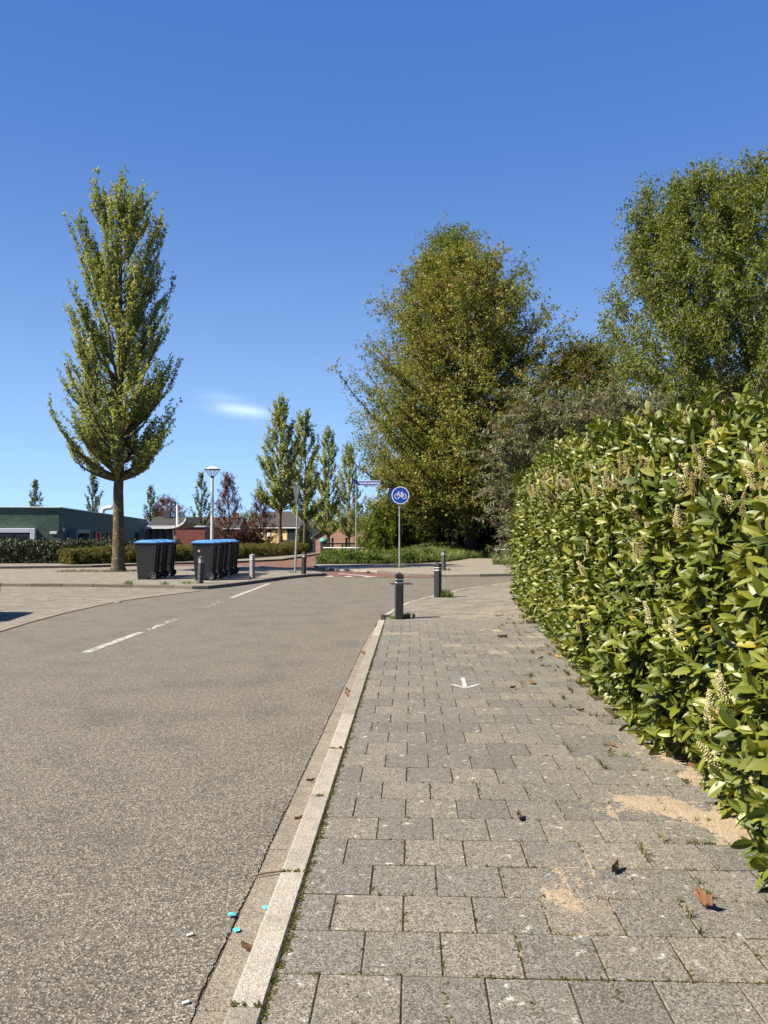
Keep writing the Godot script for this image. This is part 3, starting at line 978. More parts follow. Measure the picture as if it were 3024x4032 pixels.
func make_bin() -> Node3D:
	# front towards -x, wheels and handle at +x
	var o := base("wheelie_bin", Vector3.ZERO)
	tag(o, "", "wheelie bin", "blue lidded wheelie bins on the island")
	var prof := [Vector2(-0.255, 0.0), Vector2(0.03, 0.0), Vector2(0.045, 0.06), Vector2(0.075, 0.15), Vector2(0.14, 0.205), Vector2(0.225, 0.22), Vector2(0.295, 1.0), Vector2(0.300, 1.06), Vector2(-0.335, 1.06), Vector2(-0.325, 0.98)]
	var zw := func(y: float) -> float: return lerpf(0.225, 0.275, y / 1.06)
	var b := MB.new()
	var flat := PackedVector2Array()
	for p in prof:
		flat.append(p)
	var ix := Geometry2D.triangulate_polygon(flat)
	for s in [-1.0, 1.0]:
		for i in range(0, ix.size(), 3):
			var t := []
			for k in 3:
				var p: Vector2 = prof[ix[i + k]]
				t.append(Vector3(p.x, p.y, s * zw.call(p.y)))
			b.face(t, Vector3(0, 0.5, 0))
	for i in prof.size():
		var p: Vector2 = prof[i]
		var q: Vector2 = prof[(i + 1) % prof.size()]
		var mid := Vector3((p.x + q.x) * 0.5, (p.y + q.y) * 0.5, 0)
		var nn := Vector3(q.y - p.y, p.x - q.x, 0)
		b.face([Vector3(p.x, p.y, -zw.call(p.y)), Vector3(q.x, q.y, -zw.call(q.y)), Vector3(q.x, q.y, zw.call(q.y)), Vector3(p.x, p.y, zw.call(p.y))], mid - nn)
	put("body", b, M.bin, o)
	b = MB.new()
	b.bx(Vector3(-0.02, 1.075, 0), Vector3(0.665, 0.05, 0.60), 0.012)
	b.bx(Vector3(-0.345, 1.072, 0), Vector3(0.05, 0.045, 0.56), 0.015)
	put("rim", b, M.bin, o)
	b = MB.new()                                 # raised panel arc and ribs on the sides
	for s in [-1.0, 1.0]:
		for i in 10:
			var x := -0.30 + i * 0.06
			var y := 0.93 + 0.05 * sin(PI * (i + 0.5) / 10.0)
			b.box(Transform3D(Basis(), Vector3(x + 0.03, y + 0.055, s * 0.272)), Vector3(0.062, 0.10, 0.012), 0.002)
	for z in [-0.15, 0.15]:
		b.box(Transform3D(Basis(Vector3.BACK, -0.088), Vector3(0.275, 0.62, z)), Vector3(0.05, 0.80, 0.05), 0.012)
	put("rib", b, M.bin_dark, o)
	b = MB.new()                                 # the lid, slightly domed, sloping to the front
	var grid := []
	for i in 8:
		var row := []
		for j in 7:
			var x := lerpf(-0.385, 0.315, i / 7.0)
			var z := lerpf(-0.305, 0.305, j / 6.0)
			var e := minf(minf(i, 7 - i), minf(j, 6 - j))
			var y := 1.118 + 0.03 * (1.0 - pow(absf(j / 3.0 - 1.0), 3.0)) + 0.028 * sin(PI * i / 7.0)
			if e == 0:
				y = 1.104
			row.append(Vector3(x, y, z))
		grid.append(row)
	for i in 7:
		for j in 6:
			b.face([grid[i][j], grid[i + 1][j], grid[i + 1][j + 1], grid[i][j + 1]], Vector3(0, 0, 0))
	b.bx(Vector3(-0.035, 1.094, 0), Vector3(0.70, 0.024, 0.61), 0.008)
	b.bx(Vector3(-0.375, 1.092, 0), Vector3(0.04, 0.04, 0.34), 0.012)
	b.bx(Vector3(-0.05, 1.165, 0), Vector3(0.40, 0.016, 0.30), 0.006)
	put("lid", b, M.lid, o)
	b = MB.new()
	b.tube([Vector3(0.355, 1.075, -0.25), Vector3(0.355, 1.075, 0.25)], [0.017, 0.017], 8, true)
	for z in [-0.25, -0.12, 0.12, 0.25]:
		b.bx(Vector3(0.325, 1.065, z), Vector3(0.08, 0.045, 0.03), 0.008)
	put("handle", b, M.bin_dark, o)
	b = MB.new()
	b.tube([Vector3(0.20, 0.115, -0.25), Vector3(0.20, 0.115, 0.25)], [0.013, 0.013], 8, true)
	put("axle", b, M.hub, o)
	for s in [-1.0, 1.0]:
		var t := Transform3D(Basis(Vector3.RIGHT, PI / 2), Vector3(0.20, 0.115, s * 0.272))
		b = MB.new()
		b.lathe([Vector2(0.068, -0.025), Vector2(0.10, -0.027), Vector2(0.115, -0.018), Vector2(0.115, 0.018), Vector2(0.10, 0.027), Vector2(0.068, 0.025)], 24)
		var w := put("wheel", b, M.rubber, o, t)
		b = MB.new()
		b.lathe([Vector2(0.0, -0.02), Vector2(0.02, -0.022), Vector2(0.03, -0.012), Vector2(0.055, -0.012), Vector2(0.069, -0.022), Vector2(0.069, 0.022), Vector2(0.055, 0.012), Vector2(0.03, 0.012), Vector2(0.02, 0.022), Vector2(0.0, 0.02)], 20)
		for k in 5:
			b.box(Transform3D(Basis(Vector3.UP, k * TAU / 5), Vector3.ZERO).translated_local(Vector3(0.042, 0, 0)), Vector3(0.05, 0.034, 0.012), 0.003)
		put("rim", b, M.hub, w)
	b = MB.new()
	b.box(Transform3D(Basis(Vector3.BACK, -0.088), Vector3(0.3075, 0.83, 0.15)), Vector3(0.008, 0.27, 0.044), 0.001)
	put("number_strip", b, M.sticker, o)
	return o

func build_bins() -> void:
	var proto := make_bin()
	var r := rng(31)
	var spots := [
		[-7.06, -22.82, "wheelie bin standing first in the short row by the street tree", 0.02],
		[-7.08, -23.62, "wheelie bin in the middle of the short row by the street tree", -0.03],
		[-7.05, -24.44, "wheelie bin standing last in the short row by the street tree", 0.05],
		[-5.26, -22.42, "wheelie bin with a round pink sticker behind the scuffed bollard", 0.04],
		[-5.24, -23.24, "wheelie bin next to the one with the round pink sticker", -0.02],
		[-5.27, -24.06, "wheelie bin third in the long row behind the scuffed bollard", 0.03],
		[-5.24, -24.88, "wheelie bin fourth in the long row behind the scuffed bollard", -0.04],
		[-5.26, -25.70, "wheelie bin ending the long row, beside the pale bollard", 0.02]]
	for i in spots.size():
		var s: Array = spots[i]
		var o: Node3D = proto if i == 0 else again(proto, Vector3.ZERO)
		o.position = Vector3(s[0], -0.003, s[1])
		o.rotation.y = s[3]
		o.set_meta("label", "dark grey " + s[2])
		if i == 3:
			var b := MB.new()
			b.lathe([Vector2(0.0, 0.0), Vector2(0.036, 0.0)], 20, Transform3D(Basis(Vector3.RIGHT, PI / 2), Vector3.ZERO))
			var d := put("round_sticker", b, M.pink, o, Transform3D(Basis(Vector3.RIGHT, 0.047), Vector3(-0.145, 0.86, 0.270)))
			d.set_meta("label", "round pink sticker")

func pole_mesh(h: float, r0: float, r1: float, split: float) -> MB:
	var b := MB.new()
	b.tube([Vector3(0, -0.1, 0), Vector3(0, split, 0), Vector3(0, split + 0.03, 0), Vector3(0, h, 0)], [r0, r0, r1, r1], 14, true)
	return b

func ring(b: MB, t: Transform3D, r0: float, r1: float, sides := 32) -> void:
	for k in sides:
		var a0 := TAU * k / sides
		var a1 := TAU * (k + 1) / sides
		var p := [Vector3(cos(a0) * r0, sin(a0) * r0, 0), Vector3(cos(a0) * r1, sin(a0) * r1, 0), Vector3(cos(a1) * r1, sin(a1) * r1, 0), Vector3(cos(a1) * r0, sin(a1) * r0, 0)]
		b.quad(t * p[0], t * p[1], t * p[2], t * p[3])

func bar(b: MB, p: Vector2, q: Vector2, w: float, z: float) -> void:
	var s := (q - p).normalized()
	var n := Vector2(-s.y, s.x) * w * 0.5
	b.quad(Vector3(p.x - n.x, p.y - n.y, z), Vector3(q.x - n.x, q.y - n.y, z), Vector3(q.x + n.x, q.y + n.y, z), Vector3(p.x + n.x, p.y + n.y, z))

func build_signs() -> void:
	# round cycle path sign, a second disc on the other side of the pole
	var o := base("cycle_path_sign", Vector3(0.617, 0, -30.2))
	tag(o, "round blue sign with a white bicycle on a grey pole at the pale corner", "road sign")
	put("pole", pole_mesh(3.15, 0.038, 0.030, 1.05), M.galv, o)
	for side in 2:
		var t := Transform3D(Basis(Vector3.UP, 0.10 if side == 0 else PI + 0.10), Vector3(0.035, 2.87, 0.06) if side == 0 else Vector3(-0.11, 2.88, -0.09))
		var b := MB.new()
		b.lathe([Vector2(0.0, -0.012), Vector2(0.335, -0.012), Vector2(0.345, 0.0), Vector2(0.345, 0.012)], 40, Transform3D(Basis(Vector3.RIGHT, PI / 2), Vector3.ZERO))
		b.lathe([Vector2(0.345, -0.022), Vector2(0.352, -0.022), Vector2(0.352, 0.014), Vector2(0.345, 0.014)], 40, Transform3D(Basis(Vector3.RIGHT, PI / 2), Vector3.ZERO))
		var d := put("disc", b, M.signgrey if side == 0 else M.signnavy, o, t)
		b = MB.new()
		ring(b, Transform3D(Basis(), Vector3(0, 0, 0.014)), 0.0, 0.328, 40)
		put("blue_face", b, M.blue, d)
		b = MB.new()
		ring(b, Transform3D(Basis(), Vector3(0, 0, 0.0145)), 0.322, 0.345, 40)
		put("white_border", b, M.signwhite, d)
		b = MB.new()
		var z := 0.0165
		ring(b, Transform3D(Basis(), Vector3(-0.135, -0.035, z)), 0.083, 0.104, 28)
		ring(b, Transform3D(Basis(), Vector3(0.14, -0.035, z)), 0.083, 0.104, 28)
		bar(b, Vector2(-0.135, -0.035), Vector2(-0.085, 0.15), 0.021, z)
		bar(b, Vector2(-0.088, 0.15), Vector2(-0.045, 0.158), 0.021, z)
		bar(b, Vector2(-0.105, 0.085), Vector2(0.055, 0.09), 0.019, z + 0.0004)
		bar(b, Vector2(-0.10, 0.075), Vector2(0.01, -0.04), 0.019, z + 0.0008)
		bar(b, Vector2(0.01, -0.04), Vector2(0.065, 0.125), 0.019, z + 0.0012)
		bar(b, Vector2(0.01, -0.04), Vector2(0.14, -0.035), 0.019, z + 0.0016)
		bar(b, Vector2(0.055, 0.09), Vector2(0.14, -0.035), 0.019, z + 0.002)
		bar(b, Vector2(0.025, 0.128), Vector2(0.10, 0.128), 0.022, z + 0.0024)
		put("bicycle_symbol", b, M.signwhite, d)
	var b := MB.new()
	b.tube([Vector3(0, 2.34, 0), Vector3(0, 2.42, 0)], [0.046, 0.046], 12, true)
	b.bx(Vector3(0.06, 2.40, 0.02), Vector3(0.05, 0.05, 0.04), 0.012)
	put("clamp", b, M.galv, o)
	# street name sign
	o = base("street_name_sign", Vector3(-1.32, 0, -36.0))
	tag(o, "blue street name plates on a tall grey pole among the weeds", "street sign")
	put("pole", pole_mesh(3.80, 0.036, 0.03, 1.9), M.galv, o)
	for k in 2:
		var t := Transform3D(Basis(Vector3.UP, 0.03), Vector3(0.60, 3.74, 0.03)) if k == 0 else Transform3D(Basis(Vector3.UP, 1.36), Vector3(-0.08, 3.80, 0.47))
		b = MB.new()
		b.bx(Vector3.ZERO, Vector3(1.12, 0.215, 0.022), 0.006)
		var plate := put("name_plate", b, M.signwhite, o, t)
		b = MB.new()
		b.bx(Vector3(0, 0, 0.0), Vector3(1.095, 0.19, 0.027), 0.003)
		put("blue_field", b, M.blue, plate)
		if k == 0:
			var tm := TextMesh.new()
			var f := SystemFont.new()
			f.font_names = PackedStringArray(["Droid Sans"])
			f.font_weight = 700
			tm.font = f
			tm.text = "Rembrandtweg"
			tm.font_size = 48
			tm.pixel_size = 0.0029
			tm.depth = 0.004
			put("lettering", tm, M.signwhite, plate, Transform3D(Basis(), Vector3(0, -0.005, 0.0165)))
	# give way sign seen from behind
	o = base("give_way_sign", Vector3(-3.12, 0, -26.7))
	o.rotation.z = -0.035
	tag(o, "triangular road sign seen edge-on from behind on a leaning grey pole", "road sign")
	put("pole", pole_mesh(2.98, 0.04, 0.03, 1.2), M.galv, o)
	b = MB.new()
	var tri := [Vector3(-0.40, 0.34, 0), Vector3(0.40, 0.34, 0), Vector3(0, -0.35, 0)]
	var fr := []
	var bk := []
	for p in tri:
		for q in tri:
			if p != q:
				fr.append((p + (q - p) * 0.07) + Vector3(0, 0, -0.015))
	fr = [fr[1], fr[0], fr[2], fr[3], fr[5], fr[4]]
	for p in fr:
		bk.append(p + Vector3(0, 0, 0.028))
	b.face(fr, Vector3(0, 0, 0.1))
	b.face(bk, Vector3(0, 0, -0.1))
	for i in 6:
		b.face([fr[i], fr[(i + 1) % 6], bk[(i + 1) % 6], bk[i]], Vector3.ZERO)
	var pl := put("plate", b, M.signback, o, Transform3D(Basis(Vector3.UP, -1.12), Vector3(-0.05, 2.66, -0.02)))
	b = MB.new()
	var k2 := []
	for p in fr:
		k2.append(p * 0.98 + Vector3(0, 0, -0.004))
	b.face(k2, Vector3(0, 0, 0.1))
	put("red_face", b, M.signred, pl)
	b = MB.new()
	b.bx(Vector3(0, 2.80, 0), Vector3(0.10, 0.04, 0.10), 0.008)
	b.bx(Vector3(0, 2.48, 0), Vector3(0.10, 0.04, 0.10), 0.008)
	put("clamp", b, M.galv, o)

func make_lamp(called: String, label: String, at: Vector3, h: float, m: Material) -> void:
	var o := base(called, at)
	tag(o, label, "street lamp", "cone topped street lamps")
	var b := MB.new()
	b.tube([Vector3(0, -0.1, 0), Vector3(0, 0.9, 0), Vector3(0, 0.95, 0), Vector3(0, h - 0.42, 0)], [0.075, 0.075, 0.062, 0.045], 14)
	put("pole", b, m, o)
	b = MB.new()
	b.lathe([Vector2(0.0, h - 0.45), Vector2(0.028, h - 0.44), Vector2(0.075, h - 0.36), Vector2(0.06, h - 0.345), Vector2(0.0, h - 0.335)], 20)
	put("holder", b, M.lamp_dark, o)
	b = MB.new()
	b.lathe([Vector2(0.072, h - 0.362), Vector2(0.268, h - 0.115)], 28)
	put("glass_cone", b, M.clear, o)
	b = MB.new()
	for k in 4:
		var a := k * PI / 2 + 0.05
		var c := Vector3(cos(a), 0, sin(a))
		b.tube([c * 0.07 + Vector3.UP * (h - 0.365), c * 0.272 + Vector3.UP * (h - 0.11)], [0.010, 0.010], 6)
	b.lathe([Vector2(0.25, h - 0.125), Vector2(0.276, h - 0.118), Vector2(0.276, h - 0.098), Vector2(0.25, h - 0.095)], 28)
	put("strut", b, M.lamp_dark, o)
	b = MB.new()
	b.lathe([Vector2(0.0, h - 0.112), Vector2(0.25, h - 0.11), Vector2(0.275, h - 0.10), Vector2(0.20, h - 0.065), Vector2(0.09, h - 0.02), Vector2(0.0, h)], 28)
	put("cap", b, M.lamp_cap, o)

func make_car(called: String, label: String, at: Vector3, turn: float, paint: Material) -> void:
	var o := base(called, at, turn)
	tag(o, label, "car")
	# stations along x (nose at +x): x, half width, sill height, belt height
	var st := [[-2.1, 0.70, 0.42, 0.80], [-2.0, 0.80, 0.28, 0.95], [-1.5, 0.86, 0.22, 1.0], [-0.5, 0.87, 0.20, 0.98], [0.6, 0.87, 0.20, 0.95], [1.1, 0.86, 0.22, 0.90], [1.7, 0.82, 0.25, 0.80], [2.0, 0.74, 0.30, 0.68], [2.1, 0.62, 0.38, 0.58]]
	var b := MB.new()
	var rings := []
	for s in st:
		var p := []
		for k in [[0.86, 0.0], [1.0, 0.12], [1.0, 0.75], [0.93, 1.0]]:
			p.append(Vector3(s[0], lerpf(s[2], s[3], k[1]), s[1] * k[0]))
		for k in [[0.93, 1.0], [1.0, 0.75], [1.0, 0.12], [0.86, 0.0]]:
			p.append(Vector3(s[0], lerpf(s[2], s[3], k[1]), -s[1] * k[0]))
		rings.append(p)
	for i in rings.size() - 1:
		for k in 8:
			b.face([rings[i][k], rings[i + 1][k], rings[i + 1][(k + 1) % 8], rings[i][(k + 1) % 8]], Vector3((st[i][0] + st[i + 1][0]) * 0.5, 0.6, 0))
	b.face(rings[0], Vector3(0, 0.6, 0))
	b.face(rings[-1], Vector3(0, 0.6, 0))
	put("body", b, paint, o)
	b = MB.new()
	var low := [[-1.95, 0.96], [-1.5, 0.985], [0.6, 0.94], [1.15, 0.88]]
	var top := [[-1.65, 1.30], [-1.1, 1.42], [-0.1, 1.44], [0.35, 1.38]]
	for i in 3:
		for s in [-1.0, 1.0]:
			b.face([Vector3(low[i][0], low[i][1], s * 0.80), Vector3(low[i + 1][0], low[i + 1][1], s * 0.80), Vector3(top[i + 1][0], top[i + 1][1] - 0.03, s * 0.62), Vector3(top[i][0], top[i][1] - 0.03, s * 0.62)], Vector3(0, 1.1, 0))
	b.face([Vector3(low[3][0], low[3][1], -0.80), Vector3(low[3][0], low[3][1], 0.80), Vector3(top[3][0], top[3][1] - 0.03, 0.62), Vector3(top[3][0], top[3][1] - 0.03, -0.62)], Vector3(0, 1.1, 0))
	b.face([Vector3(low[0][0], low[0][1], -0.80), Vector3(low[0][0], low[0][1], 0.80), Vector3(top[0][0], top[0][1] - 0.03, 0.62), Vector3(top[0][0], top[0][1] - 0.03, -0.62)], Vector3(0, 1.1, 0))
	put("window", b, M.glass, o)
	b = MB.new()
	for i in 3:
		b.face([Vector3(top[i][0], top[i][1], -0.60), Vector3(top[i + 1][0], top[i + 1][1], -0.60), Vector3(top[i + 1][0], top[i + 1][1], 0.60), Vector3(top[i][0], top[i][1], 0.60)], Vector3(0, 0.6, 0))
		for s in [-1.0, 1.0]:
			b.face([Vector3(top[i][0], top[i][1], s * 0.60), Vector3(top[i + 1][0], top[i + 1][1], s * 0.60), Vector3(top[i + 1][0], top[i + 1][1] - 0.04, s * 0.64), Vector3(top[i][0], top[i][1] - 0.04, s * 0.64)], Vector3(0, 1.0, 0))
	for s in [-1.0, 1.0]:
		b.tube([Vector3(1.17, 0.885, s * 0.80), Vector3(0.36, 1.37, s * 0.625)], [0.035, 0.03], 6)
		b.tube([Vector3(-0.45, 0.97, s * 0.81), Vector3(-0.5, 1.42, s * 0.625)], [0.035, 0.03], 6)
		b.tube([Vector3(-1.96, 0.96, s * 0.80), Vector3(-1.64, 1.31, s * 0.625)], [0.06, 0.05], 6)
	put("roof", b, paint, o)
	for x in [-1.3, 1.32]:
		for s in [-1.0, 1.0]:
			b = MB.new()
			b.lathe([Vector2(0.19, -0.10), Vector2(0.28, -0.105), Vector2(0.31, -0.08), Vector2(0.31, 0.08), Vector2(0.28, 0.105), Vector2(0.19, 0.10)], 24)
			var w := put("wheel", b, M.rubber, o, Transform3D(Basis(Vector3.RIGHT, PI / 2), Vector3(x, 0.31, s * 0.79)))
			b = MB.new()
			b.lathe([Vector2(0.0, -0.07), Vector2(0.19, -0.095), Vector2(0.19, 0.095), Vector2(0.0, 0.07)], 20)
			put("rim", b, M.galv, w)
	for s in [-1.0, 1.0]:
		b = MB.new()
		b.bx(Vector3(1.96, 0.60, s * 0.60), Vector3(0.16, 0.12, 0.24), 0.03)
		put("headlight", b, M.signwhite, o)
		b = MB.new()
		b.bx(Vector3(-2.02, 0.80, s * 0.64), Vector3(0.10, 0.22, 0.16), 0.03)
		put("tail_light", b, M.signred, o)
		b = MB.new()
		b.bx(Vector3(0.92, 0.98, s * 0.95), Vector3(0.10, 0.12, 0.18), 0.03)
		put("wing_mirror", b, paint, o)

func build_fences() -> void:
	var o := base("rail_fence", Vector3.ZERO)
	tag(o, "low fence of dark posts with one white pipe rail along the weeds", "fence")
	for p in [[-3.72, -49.5], [-2.70, -49.3], [1.70, -48.7]]:
		var b := MB.new()
		b.bx(Vector3(p[0], 0.20, p[1]), Vector3(0.14, 0.84, 0.14), 0.02)
		put("post", b, M.bollard, o)
	var b := MB.new()
	b.tube([Vector3(-3.95, 0.40, -49.4), Vector3(1.85, 0.40, -48.55)], [0.032, 0.032], 8, true)
	put("rail", b, M.white, o)
	o = base("rail_fence", Vector3.ZERO)
	tag(o, "dark timber fence with short posts behind the white rail", "fence")
	for x in [-4.1, -3.0, -2.0, -0.9]:
		b = MB.new()
		b.bx(Vector3(x, 0.32, -60.5), Vector3(0.16, 1.3, 0.16), 0.02)
		put("post", b, M.bollard, o)
	b = MB.new()
	b.bx(Vector3(-1.6, 0.50, -60.42), Vector3(7.0, 0.10, 0.05), 0.01)
	put("rail", b, M.frame_dark, o)
	o = base("rail_fence", Vector3.ZERO)
	tag(o, "short dark post with a pale rail running behind the laurel hedge", "fence")
	b = MB.new()
	b.bx(Vector3(5.62, 0.36, -37.3), Vector3(0.15, 0.82, 0.15), 0.02)
	put("post", b, M.bollard, o)
	b = MB.new()
	b.bx(Vector3(8.2, 0.36, -37.25), Vector3(0.15, 0.82, 0.15), 0.02)
	put("post", b, M.bollard, o)
	b = MB.new()
	b.tube([Vector3(5.42, 0.56, -37.2), Vector3(8.4, 0.56, -37.15)], [0.03, 0.03], 8, true)
	put("rail", b, M.white, o)
	o = base("litter_bin", Vector3(-3.98, 0, -50.2))
	tag(o, "litter bin with a teal hood on the verge beside the rail fence", "litter bin")
	b = MB.new()
	b.bx(Vector3(0, 0.36, 0), Vector3(0.42, 0.84, 0.40), 0.04)
	put("body", b, M.lamp_dark, o)
	b = MB.new()
	b.lathe([Vector2(0.30, 0.78), Vector2(0.31, 0.86), Vector2(0.26, 0.97), Vector2(0.14, 1.04), Vector2(0.0, 1.06)], 16)
	put("hood", b, M.teal, o)

# ---------------------------------------------------------------- buildings
func window_at(o: Node3D, t: Transform3D, w: float, h: float, frame: Material, bars: int, fw := 0.07, curtain := 0.0) -> void:
	# t: centre of the window on the wall, +z outwards
	var b := MB.new()
	for s in [-1.0, 1.0]:
		b.box(t.translated_local(Vector3(s * (w * 0.5 - fw * 0.5), 0, 0.0)), Vector3(fw, h, 0.12), 0.008)
		b.box(t.translated_local(Vector3(0, s * (h * 0.5 - fw * 0.5), 0.0)), Vector3(w - fw * 2.0, fw, 0.12), 0.008)
	for i in bars:
		b.box(t.translated_local(Vector3(-w * 0.5 + w * (i + 1.0) / (bars + 1.0), 0, 0.0)), Vector3(fw * 0.8, h - fw * 2.0, 0.10), 0.008)
	var f := put("window", b, frame, o)
	b = MB.new()
	b.box(t.translated_local(Vector3(0, 0, -0.02)), Vector3(w - fw, h - fw, 0.03))
	put("pane", b, M.glass, f)
	if curtain > 0.0:
		b = MB.new()
		b.box(t.translated_local(Vector3(0, -h * 0.12, 0.0)), Vector3(w - fw * 2.4, h * 0.6, 0.012))
		put("curtain", b, M.curtain, f)

func gable_house(called: String, label: String, at: Vector3, turn: float, size: Vector3, ridge: float, wall: Material) -> Node3D:
	# ridge along local x; size = length, eaves height, depth
	var o := base(called, at, turn)
	tag(o, label, "house")
	var b := MB.new()
	b.bx(Vector3(0, size.y * 0.5, 0), size)
	for s in [-1.0, 1.0]:
		b.face([Vector3(s * size.x * 0.5, size.y, -size.z * 0.5), Vector3(s * size.x * 0.5, size.y, size.z * 0.5), Vector3(s * size.x * 0.5, ridge - 0.12, 0)], Vector3(0, size.y, 0))
	put("wall", b, wall, o)
	b = MB.new()
	var sl := Vector2(size.z * 0.5 + 0.45, ridge - size.y)
	var up := Vector2(sl.y, sl.x).normalized() * 0.16
	var n := int(size.x / 0.34)
	for s in [-1.0, 1.0]:
		for i in n:                              # tile rows as ribs running down the slope
			var x0 := -size.x * 0.5 - 0.3 + (size.x + 0.6) * i / n
			var x1 := x0 + (size.x + 0.6) / n
			var eave := size.y - (ridge - size.y) * 0.45 / (size.z * 0.5)
			var lift := 0.10
			b.face([Vector3(x0, ridge + 0.03, 0), Vector3((x0 + x1) * 0.5, ridge + 0.03 + lift, 0), Vector3((x0 + x1) * 0.5, eave + lift, s * sl.x), Vector3(x0, eave, s * sl.x)], Vector3(x0, 0, 0))
			b.face([Vector3((x0 + x1) * 0.5, ridge + 0.03 + lift, 0), Vector3(x1, ridge + 0.03, 0), Vector3(x1, eave, s * sl.x), Vector3((x0 + x1) * 0.5, eave + lift, s * sl.x)], Vector3(x0, 0, 0))
	put("roof", b, M.roof, o)
	for s in [-1.0, 1.0]:
		b = MB.new()
		var eave := size.y - (ridge - size.y) * 0.45 / (size.z * 0.5)
		b.bx(Vector3(0, eave - 0.05, s * (sl.x + 0.02)), Vector3(size.x + 0.6, 0.12, 0.10), 0.02)
		put("gutter", b, M.parapet, o)
	return o

func build_buildings() -> void:
	# the green glazed brick building: two street walls meeting at a corner
	var A := Vector3(-18.42, 0, -43.0)
	var o := base("green_brick_building", A)
	tag(o, "low flat roofed building of green glazed brick behind the dark hedge", "building")
	var L := Vector2(-14.0, 3.6)                   # along the front wall, away from the corner
	var R := Vector2(-7.9, -41.4)                  # along the side wall
	var top := 2.79
	var bot := -0.9
	var foot := poly([Vector2.ZERO, R, R + L, L])
	var b := MB.new()
	b.skirt(foot, bot, top)
	var wallm := put("wall", b, M.green_brick, o)
	b = MB.new()
	b.plate(foot, top - 0.01)
	put("roof", b, M.roof, o)
	b = MB.new()
	for e in [[Vector2.ZERO, L], [Vector2.ZERO, R]]:
		var d: Vector2 = e[1] - e[0]
		var t := Transform3D(Basis(Vector3.UP, -d.angle()), Vector3((e[0].x + e[1].x) * 0.5, top + 0.02, (e[0].y + e[1].y) * 0.5))
		b.box(t, Vector3(d.length() + 0.1, 0.07, 0.14), 0.01)
	put("parapet", b, M.parapet, o)
	var fl := L.normalized()
	var onL := func(s: float, y: float, out := 0.0) -> Transform3D:
		var p := fl * s
		var x := Vector3(-fl.x, 0, -fl.y)
		var z := x.cross(Vector3.UP)
		return Transform3D(Basis(x, Vector3.UP, z), Vector3(p.x, y, p.y) + z * out)
	var fr := R.normalized()
	var onR := func(s: float, y: float, out := 0.0) -> Transform3D:
		var p := fr * s
		var x := Vector3(fr.x, 0, fr.y)
		var z := x.cross(Vector3.UP)
		return Transform3D(Basis(x, Vector3.UP, z), Vector3(p.x, y, p.y) + z * out)
	var portal := func(t: Transform3D, w: float, h: float, m: Material) -> void:
		var q := MB.new()
		for s in [-1.0, 1.0]:
			q.box(t.translated_local(Vector3(s * (w * 0.5 - 0.12), 0, 0.2)), Vector3(0.24, h, 0.5), 0.015)
		q.box(t.translated_local(Vector3(0, h * 0.5 - 0.12, 0.2)), Vector3(w - 0.48, 0.24, 0.5), 0.015)
		put("portal_frame", q, m, o)
	portal.call(onL.call(2.32, 0.52), 2.3, 2.2, M.frame_white)
	window_at(o, onL.call(2.32, 0.42, 0.05), 1.9, 1.9, M.frame_dark, 1)
	portal.call(onR.call(4.7, 0.42), 4.2, 2.3, M.frame_blue)
	window_at(o, onR.call(4.7, 0.35, 0.05), 3.7, 2.1, M.frame_blue, 1)
	for s in [[12.2, 3.3], [17.4, 3.1], [22.8, 1.8], [33.0, 2.6]]:
		window_at(o, onR.call(s[0], 0.55, 0.05), s[1], 1.75, M.frame_dark, 1)
	b = MB.new()
	b.lathe([Vector2(0.0, 0.0), Vector2(0.10, 0.0), Vector2(0.13, 0.04), Vector2(0.10, 0.10), Vector2(0.0, 0.12)], 18, onR.call(0.9, 1.55, 0.0) * Transform3D(Basis(Vector3.RIGHT, PI / 2), Vector3.ZERO))
	put("wall_lamp", b, M.frame_white, o)
	b = MB.new()
	b.box(onL.call(0.28, 1.38, 0.02), Vector3(0.36, 0.14, 0.03), 0.005)
	put("name_plate", b, M.signwhite, o)
	b = MB.new()
	b.box(onR.call(0.35, 0.9, 0.02), Vector3(0.5, 0.34, 0.03), 0.005)
	put("notice", b, M.frame_blue, o)
	b = MB.new()
	var pc: Vector2 = fr * 26.0 + L.normalized() * 2.0
	b.tube([Vector3(pc.x, top - 0.1, pc.y), Vector3(pc.x, top + 0.45, pc.y), Vector3(pc.x + 0.08, top + 0.68, pc.y), Vector3(pc.x + 0.30, top + 0.78, pc.y), Vector3(pc.x + 0.85, top + 0.86, pc.y)], [0.19, 0.19, 0.20, 0.19, 0.19], 14, true)
	put("vent_pipe", b, M.frame_white, o)

	# canopy with an upturned end and a thin flue
	o = base("curved_canopy", Vector3(0, 0, -80))
	tag(o, "white canopy with an upswept end on a thin post beside the green building", "canopy")
	b = MB.new()
	var prof := [[-25.2, 1.98], [-23.3, 1.98], [-22.6, 1.99], [-22.0, 2.09], [-21.5, 2.29], [-21.15, 2.58], [-20.95, 2.95]]
	for i in prof.size() - 1:
		var p: Array = prof[i]
		var q: Array = prof[i + 1]
		b.face([Vector3(p[0], p[1], 0), Vector3(q[0], q[1], 0), Vector3(q[0] + 0.1, q[1] - 0.18, 0), Vector3(p[0] + 0.02, p[1] - 0.22, 0)], Vector3(p[0], p[1], -1))
	put("fascia", b, M.frame_white, o)
	b = MB.new()
